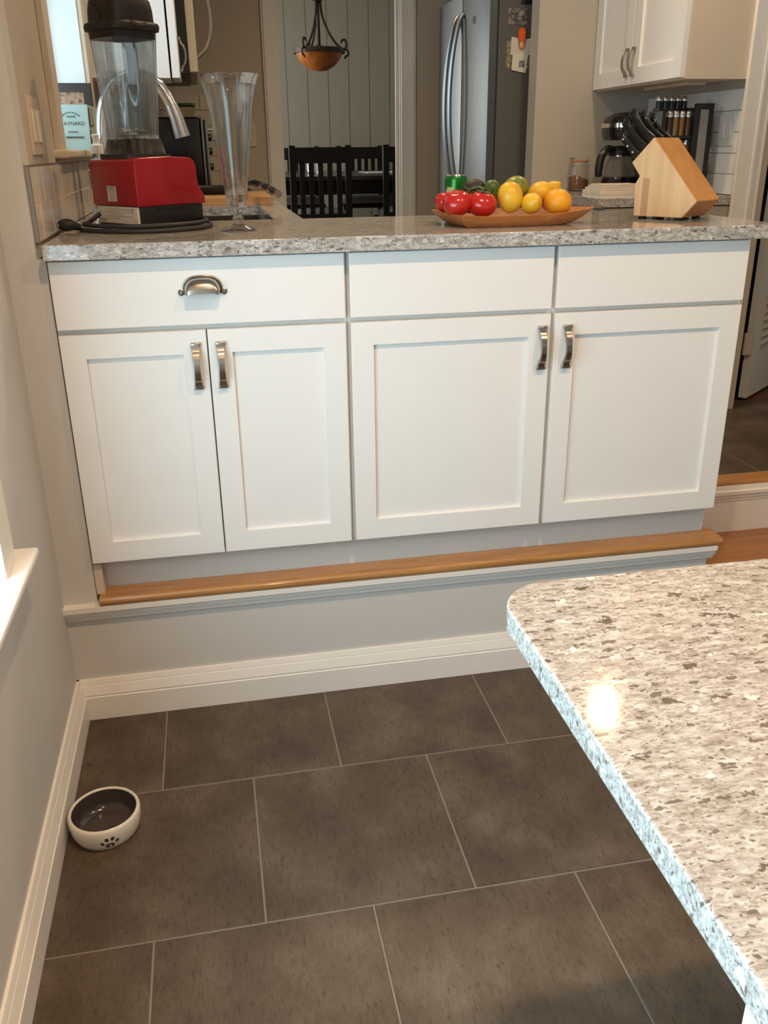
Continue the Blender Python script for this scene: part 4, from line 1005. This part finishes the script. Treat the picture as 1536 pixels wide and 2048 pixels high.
solo('fridge_calendar', B(62.6, 67.2, FY-.06, FY, 19.8, 23.7), blotch('calendar_print', [(.10, .06, .03), (.35, .26, .15), (.12, .08, .05), (.5, .42, .3)], 45, .5), 'brown printed card behind the white notes on the fridge', 'card', (65, FY, 19.8))
q = nb(); prism(q, [(63.2, 21.7), (67.0, 21.7), (67.15, 24.2), (65.4, 23.95), (63.35, 24.3)], 'y', FY-.16, FY-.07)
solo('fridge_note', q, plain('white_note', (.66, .58, .48), .6), 'white folded note held by the orange clip', 'note', (65, FY, 21.7))
rc = thing('fridge_receipt', 'narrow receipt hanging below the folded note on the fridge', 'receipt', (64.8, FY, 19))
part(rc, 'paper', prism(nb(), [(63.5, 19.5), (65.9, 19.05), (66.2, 21.8), (63.6, 21.9)], 'y', FY-.24, FY-.17), plain('receipt_paper', (.72, .66, .52), .6))
part(rc, 'print', B(64.7, 65.7, FY-.26, FY-.24, 19.9, 20.9), blotch('receipt_print', [(.08, .07, .06), (.45, .42, .38)], 90, .6))
oc = thing('magnet_clip', 'orange plastic magnet clip on the fridge side', 'clip', (65, FY, 22.5))
part(oc, 'clip_body', loft(nb(), [[(64.95+.62*math.copysign(abs(math.cos(a))**.8, math.cos(a)), y, 24.6+.95*math.copysign(abs(math.sin(a))**.7, math.sin(a))) for a in [2*PI*i/24 for i in range(24)]] for y in (FY-.17, FY-.55)]), plain('orange_plastic', (.72, .12, .008), .35))
part(oc, 'clip_wire', tube(nb(), spline([(64.5, FY-.35, 24.0), (64.6, FY-.35, 23.0), (65.0, FY-.35, 22.5), (65.4, FY-.35, 23.0), (65.5, FY-.35, 24.0)], 5), .08, 6), plain('orange_plastic', (.72, .12, .008), .35))
part(oc, 'clip_jaw', B(64.68, 65.32, FY-.4, FY-.25, 22.7, 23.9, bev=.07), plain('peach_plastic', (.70, .40, .22), .4))
solo('fridge_magnet', B(64.8, 67.2, FY-.1, FY, 28.9, 31.0), plain('navy_magnet', (.008, .008, .02), .4), 'dark navy card at the top of the fridge side', 'magnet', (66, FY, 28.9))

# right worktop with cabinets
solo('coffee_worktop', slab(nb(), 65.2, 85.3, 43.4, 71.9, .13, 1.33, .3, set(), .05), GRAN, 'speckled quartz worktop under the coffee maker', 'countertop', (75, 57, .13))
rcab = simple_base('white base cabinet below the coffee maker', 66.6, 85.5, 44, 71.8, 66.6, (76, 58, K), 2)
part(rcab, 'end_panel', B(66.4, 85.4, 43.75, 44.0, K, -.02), plain('end_panel_taupe', (.46, .40, .33), .5))
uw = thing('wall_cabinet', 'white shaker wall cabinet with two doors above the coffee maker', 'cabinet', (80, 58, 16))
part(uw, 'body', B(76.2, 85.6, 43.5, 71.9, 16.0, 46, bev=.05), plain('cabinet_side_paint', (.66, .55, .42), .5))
for a, b_, h in ((43.6, 58.3, 57.5), (58.6, 71.8, 59.6)):
    d = part(uw, 'door', shaker(nb(), a, b_, 16.2, 46, 75.4, 76.15, 2.2, 'y'), CAB)
    part(d, 'door_panel', B(75.75, 76.1, a+2.1, b_-2.1, 18.3, 44), CAB)
    part(d, 'handle', pull_bar(h, 17.3, 21.0, 75.4, -1, 'y', .7, .5), BRUSH)
solo('under_cabinet_light', B(78.5, 81.5, 47.5, 60, 15.5, 15.98, bev=.08), plain('fixture_tan', (.50, .40, .28), .5), 'slim light fixture under the wall cabinet', 'light fixture', (80, 54, 15.98))
# storage jar
sj = thing('storage_jar', 'clip-top glass jar of brown powder on the far worktop', 'jar', (71.6, 66.2, T))
jp = [(1.5, 0), (1.7, .2), (1.72, 2.4), (1.55, 3.4), (1.3, 3.8), (1.35, 4.3)]
part(sj, 'glass_body', lathe(nb(), jp+[(1.25, 4.3), (1.2, 3.8), (1.44, 3.3), (1.6, 2.3), (1.58, .3), (.1, .2)], (71.6, 66.2, T), 32), GLASS)
part(sj, 'powder', loft(nb(), [[(71.6+1.5*r*math.cos(a), 66.2+1.5*r*math.sin(a), T+z+(.35*math.cos(a+2.6) if z > 1 else 0)) for a in [2*PI*i/24 for i in range(24)]] for r, z in ((.92, .26), (1, .5), (1, 1.7), (.5, 2.0))]), plain('brown_powder', (.24, .11, .05), .9))
part(sj, 'rubber_seal', lathe(nb(), [(1.42, 4.3), (1.5, 4.36), (1.5, 4.5), (1.42, 4.55), (1.3, 4.5), (1.3, 4.34)], (71.6, 66.2, T), 32, False, False), plain('seal_orange', (.42, .15, .05), .6))
part(sj, 'jar_lid', lathe(nb(), [(1.42, 4.55), (1.45, 4.7), (1.3, 4.95), (.3, 4.98)], (71.6, 66.2, T), 32), GLASS)
tube_w = nb(); tube(tube_w, [(70.1, 66.2, T+3.0), (69.85, 65.9, T+3.8), (70.1, 66.0, T+4.5)], .08, 6); tube(tube_w, [(73.1, 66.2, T+3.0), (73.3, 66.0, T+3.8), (73.1, 66.2, T+4.4)], .08, 6)
part(sj, 'wire_clip', tube_w, STEEL)
# stack of trivets
STK = wood('pale_board_wood', (.62, .55, .45), (.74, .68, .58), .6, 0, 1.2)
for i, (x0, x1, y0, y1, h, lab) in enumerate(((69.0, 76.4, 51.5, 58, .62, 'bottom pale wooden board of the stack by the coffee maker'), (69.3, 76.2, 52, 57.8, .34, 'middle pale board of the stack by the coffee maker'), (69.7, 76.3, 52.2, 57.7, .26, 'thin upper board of the stack by the coffee maker'), (70.0, 76.0, 52.6, 57.5, .2, 'topmost thin board of the stack by the coffee maker'))):
    z = T+sum((.62, .34, .26, .2)[:i])+.0
    solo('serving_board', B(x0, x1, y0, y1, z, z+h-.03, bev=.05), STK, lab, 'board', ((x0+x1)/2, (y0+y1)/2, z), 'boards stacked by the coffee maker')
# coffee maker
cx, cy = 77.2, 63.0
cmk = thing('coffee_maker', 'black drip coffee maker with glass carafe', 'coffee maker', (cx+.8, cy, T))
part(cmk, 'base_plate', loft(nb(), [sqring((cx, cy), 3.0, 3.4, T, 4), sqring((cx, cy), 3.0, 3.4, T+.8, 4)]), BLACK)
part(cmk, 'water_tank', B(cx+1.8, cx+4.4, cy-3.2, cy+3.2, T, 11.5, bev=.3, seg=3), BLACK)
part(cmk, 'brew_head', loft(nb(), [sqring((cx+.4, cy), 2.9, 3.3, 8.7, 3), sqring((cx+.4, cy), 3.3, 3.5, 9.3, 3), sqring((cx+.4, cy), 3.4, 3.6, 10.6, 3), sqring((cx+.5, cy), 3.1, 3.4, 11.9, 3), sqring((cx+.8, cy), 2.0, 2.2, 12.6, 3)]), BLACKG)
part(cmk, 'chrome_band', loft(nb(), [sqring((cx+.4, cy), 3.46, 3.66, 10.5, 3), sqring((cx+.4, cy), 3.46, 3.66, 11.1, 3)]), CHROME)
cf = part(cmk, 'carafe', lathe(nb(), [(2.3, .85), (2.6, 1.2), (2.65, 2.6), (2.3, 4.2), (1.7, 5.3), (1.6, 5.6), (1.5, 5.6), (1.6, 5.2), (2.18, 4.15), (2.5, 2.6), (2.45, 1.3), (.1, 1.0)], (cx-.4, cy, T), 32), GLASS)
part(cf, 'coffee', lathe(nb(), [(2.3, 1.05), (2.42, 1.3), (2.44, 2.1), (.1, 2.1)], (cx-.4, cy, T), 32), plain('coffee_liquid', (.02, .009, .004), .1))
part(cf, 'carafe_lid', lathe(nb(), [(1.9, 5.2), (1.95, 5.9), (1.6, 6.4), (.5, 6.6)], (cx-.4, cy, T), 28), BLACK)
part(cf, 'carafe_handle', tube(nb(), spline([(cx-1.7, cy-.9, T+6.0), (cx-3.2, cy-1.6, T+6.2), (cx-4.3, cy-2.1, T+5.0), (cx-4.6, cy-2.2, T+3.2), (cx-4.5, cy-2.1, T+2.3)], 5), [.5]*8+[.6]*8+[.55]*5, 10), BLACK)
part(cf, 'carafe_band', lathe(nb(), [(1.75, 5.05), (1.8, 5.1), (1.8, 5.3), (1.7, 5.35)], (cx-.4, cy, T), 28, False, False), CHROME)
# spice rack
sr = thing('spice_rack', 'black two-sided spice rack with grey end panel', 'spice rack', (80.5, 50.5, T))
part(sr, 'end_panel', B(81.0, 83.9, 48.6, 49.2, T, 13.3, bev=.2), BLACK)
part(sr, 'panel_insert', B(81.8, 83.0, 48.5, 48.62, 3.0, 12.5), plain('grey_insert', (.30, .30, .29), .4))
part(sr, 'back_panel', B(77, 84.0, 53.0, 53.4, T, 12.9, bev=.1), BLACK)
part(sr, 'end_panel', B(76.4, 77.0, 49.2, 53.4, T, 12.4, bev=.1), BLACK)
for z in (1.6, 5.2, 8.8): part(sr, 'shelf', B(76.8, 81.2, 49.0, 53.2, z, z+.35), BLACK)
cols = [(.25, .12, .03), (.10, .05, .02), (.16, .13, .04), (.07, .03, .02), (.22, .16, .06)]
for r, z in enumerate((1.95, 5.55, 9.15)):
    for i in range(5):
        x = 76.9+i*.95; q = thing('spice_jar', 'small spice jar in the %s row of the black rack' % ('bottom', 'middle', 'top')[r], 'jar', (x, 49.9, z), ('bottom', 'middle', 'top')[r]+' row spice jars')
        part(q, 'jar_glass', lathe(nb(), [(.42, 0), (.44, .1), (.44, 2.1), (.36, 2.4)], (x, 49.9, z), 12), plain('spice%d' % ((i+r) % 5), cols[(i+r) % 5], .12))
        part(q, 'jar_cap', lathe(nb(), [(.42, 2.4), (.44, 2.5), (.44, 3.0), (.3, 3.25), (.1, 3.3)], (x, 49.9, z), 12), CHROME)
for i in range(5):
    x = 77.2+i*.97; q = thing('spice_jar', 'silver-capped spice jar standing on top of the black rack', 'jar', (x, 52.2, 12.75), 'spice jars on top of the rack')
part(sr, 'top_shelf', B(76.8, 81.2, 51.2, 53.2, 12.3, 12.75), BLACK)
for q in [o for o in bpy.data.objects if o.get('group') == 'spice jars on top of the rack']:
    x, y, z = ORI[q.name]
    part(q, 'jar_glass', lathe(nb(), [(.42, 0), (.44, .05), (.44, .9), (.36, 1.0)], (x, y, z), 12), BLACKG)
    part(q, 'jar_cap', lathe(nb(), [(.42, 1.0), (.44, 1.05), (.44, 1.4), (.3, 1.6), (.1, 1.65)], (x, y, z), 12), CHROME)
# outlet on the tile
ot = thing('wall_outlet', 'white outlet plate on the white tiled wall', 'outlet', (85.3, 47, 7.6))
part(ot, 'plate', B(85.1, 85.3, 45.2, 49.2, 7.8, 11.9, bev=.06), plain('white_outlet', (.80, .80, .78), .4))
for y in (46.4, 48.0): part(ot, 'rocker', B(84.98, 85.15, y-.5, y+.5, 8.8, 10.9, bev=.05), plain('white_outlet', (.80, .80, .78), .4))
# louvered closet door, swung open into the closet
ld_ = structroot('door_1', (93, 46.5, K), 'white louvered closet door standing open')
dv = Vector((.78, .626, 0)); dn = Vector((.626, -.78, 0)); dp = Vector((93.8, 46.3, 0))
DM = Matrix(((dv.x, dn.x, 0, dp.x), (dv.y, dn.y, 0, dp.y), (0, 0, 1, 0), (0, 0, 0, 1)))
bm = nb(); Z1 = K+.6; Z2 = 42; WD = 22; TH = 1.25
box(bm, 0, 3.2, -TH, 0, Z1, Z2, bev=.06); box(bm, WD-3.2, WD, -TH, 0, Z1, Z2, bev=.06)
for a, b_ in ((Z1, Z1+7), (6, 9), (Z2-4, Z2)): box(bm, 3.2, WD-3.2, -TH, 0, a, b_)
part(ld_, 'door_frame', xform(bm, DM), plain('door_white', (.62, .60, .55), .45))
zz = Z1+7.4
while zz < Z2-4.5:
    if not (5.2 < zz < 9.4):
        part(ld_, 'louver_slat', xform(prism(nb(), [(-TH+.1, zz), (-.1, zz-.9), (-.05, zz-.75), (-TH+.15, zz+.2)], 'x', 3.2, WD-3.2), DM), plain('door_white', (.62, .60, .55), .45))
    zz += 1.25
for z in (-22, 5, 34): part(ld_, 'hinge', tube(nb(), [(92.0, 45.9, z), (92.0, 45.9, z+3.4)], .28, 10), plain('aged_brass', (.52, .46, .36), .4, .5))
for z in (-22, 5, 34): part(ld_, 'hinge_leaf', B(92.0, 93.3, 45.85, 46.1, z, z+3.4), plain('aged_brass', (.52, .46, .36), .4, .5))
# things on closet shelves
for z in (-16, -5, 6): solo('closet_shelf', B(88.4, 118, 54, 71, z, z+.7), DARKIN, {-16: 'lowest dark shelf inside the closet', -5: 'middle dark shelf inside the closet', 6: 'upper dark shelf inside the closet'}[z], 'shelf', (105, 63, z))
solo('closet_box', B(89, 99, 55, 66, -4.3, .4, bev=.2), plain('dark_blue_box', (.012, .018, .03), .4), 'dark box on the middle closet shelf', 'box', (97, 61, -4.3))
solo('closet_basket', B(89, 98, 55, 66, -15.3, -9, bev=.4), plain('brown_box', (.05, .03, .02), .6), 'brown box on the lowest closet shelf', 'box', (97, 61, -15.3))

# ================================================================== CEILING LAMPS
LENS = emit('lamp_lens', (1.0, .86, .62), 30)
WARM = (1.0, .68, .42); KWARM = (1.0, .71, .42)
def downlight(x, y, energy, label, col=WARM):
    t = thing('recessed_light', label, 'ceiling light', (x, y, CE), 'recessed ceiling lights')
    part(t, 'trim_ring', lathe(nb(), [(1.5, -.02), (2.4, -.02), (2.4, -.18), (1.5, -.25)], (x, y, CE), 32, False, False), WHITE)
    part(t, 'lens', lathe(nb(), [(1.5, -.05), (1.5, -.12), (.1, -.13)], (x, y, CE), 32), LENS)
    l = bpy.data.lights.new('lamp', 'AREA'); l.shape = 'DISK'; l.size = 2.8*U; l.energy = energy; l.color = col; l.spread = math.radians(150)
    o = bpy.data.objects.new('lamp', l); C.objects.link(o); o.location = W(x, y, CE-.4)
downlight(22, -46, 18.5, 'recessed ceiling light above the lower room beside the window')
downlight(62, -46, 17.5, 'recessed ceiling light above the island')
downlight(22, -110, 12, 'recessed ceiling light at the rear of the lower room')
downlight(69.5, 36.2, 7.5, 'recessed ceiling light above the kitchen by the steps', KWARM)
downlight(32, 32, 10, 'recessed ceiling light above the kitchen beside the sink', KWARM)
downlight(38, 82, 2.2, 'recessed ceiling light above the kitchen before the doorway', KWARM)
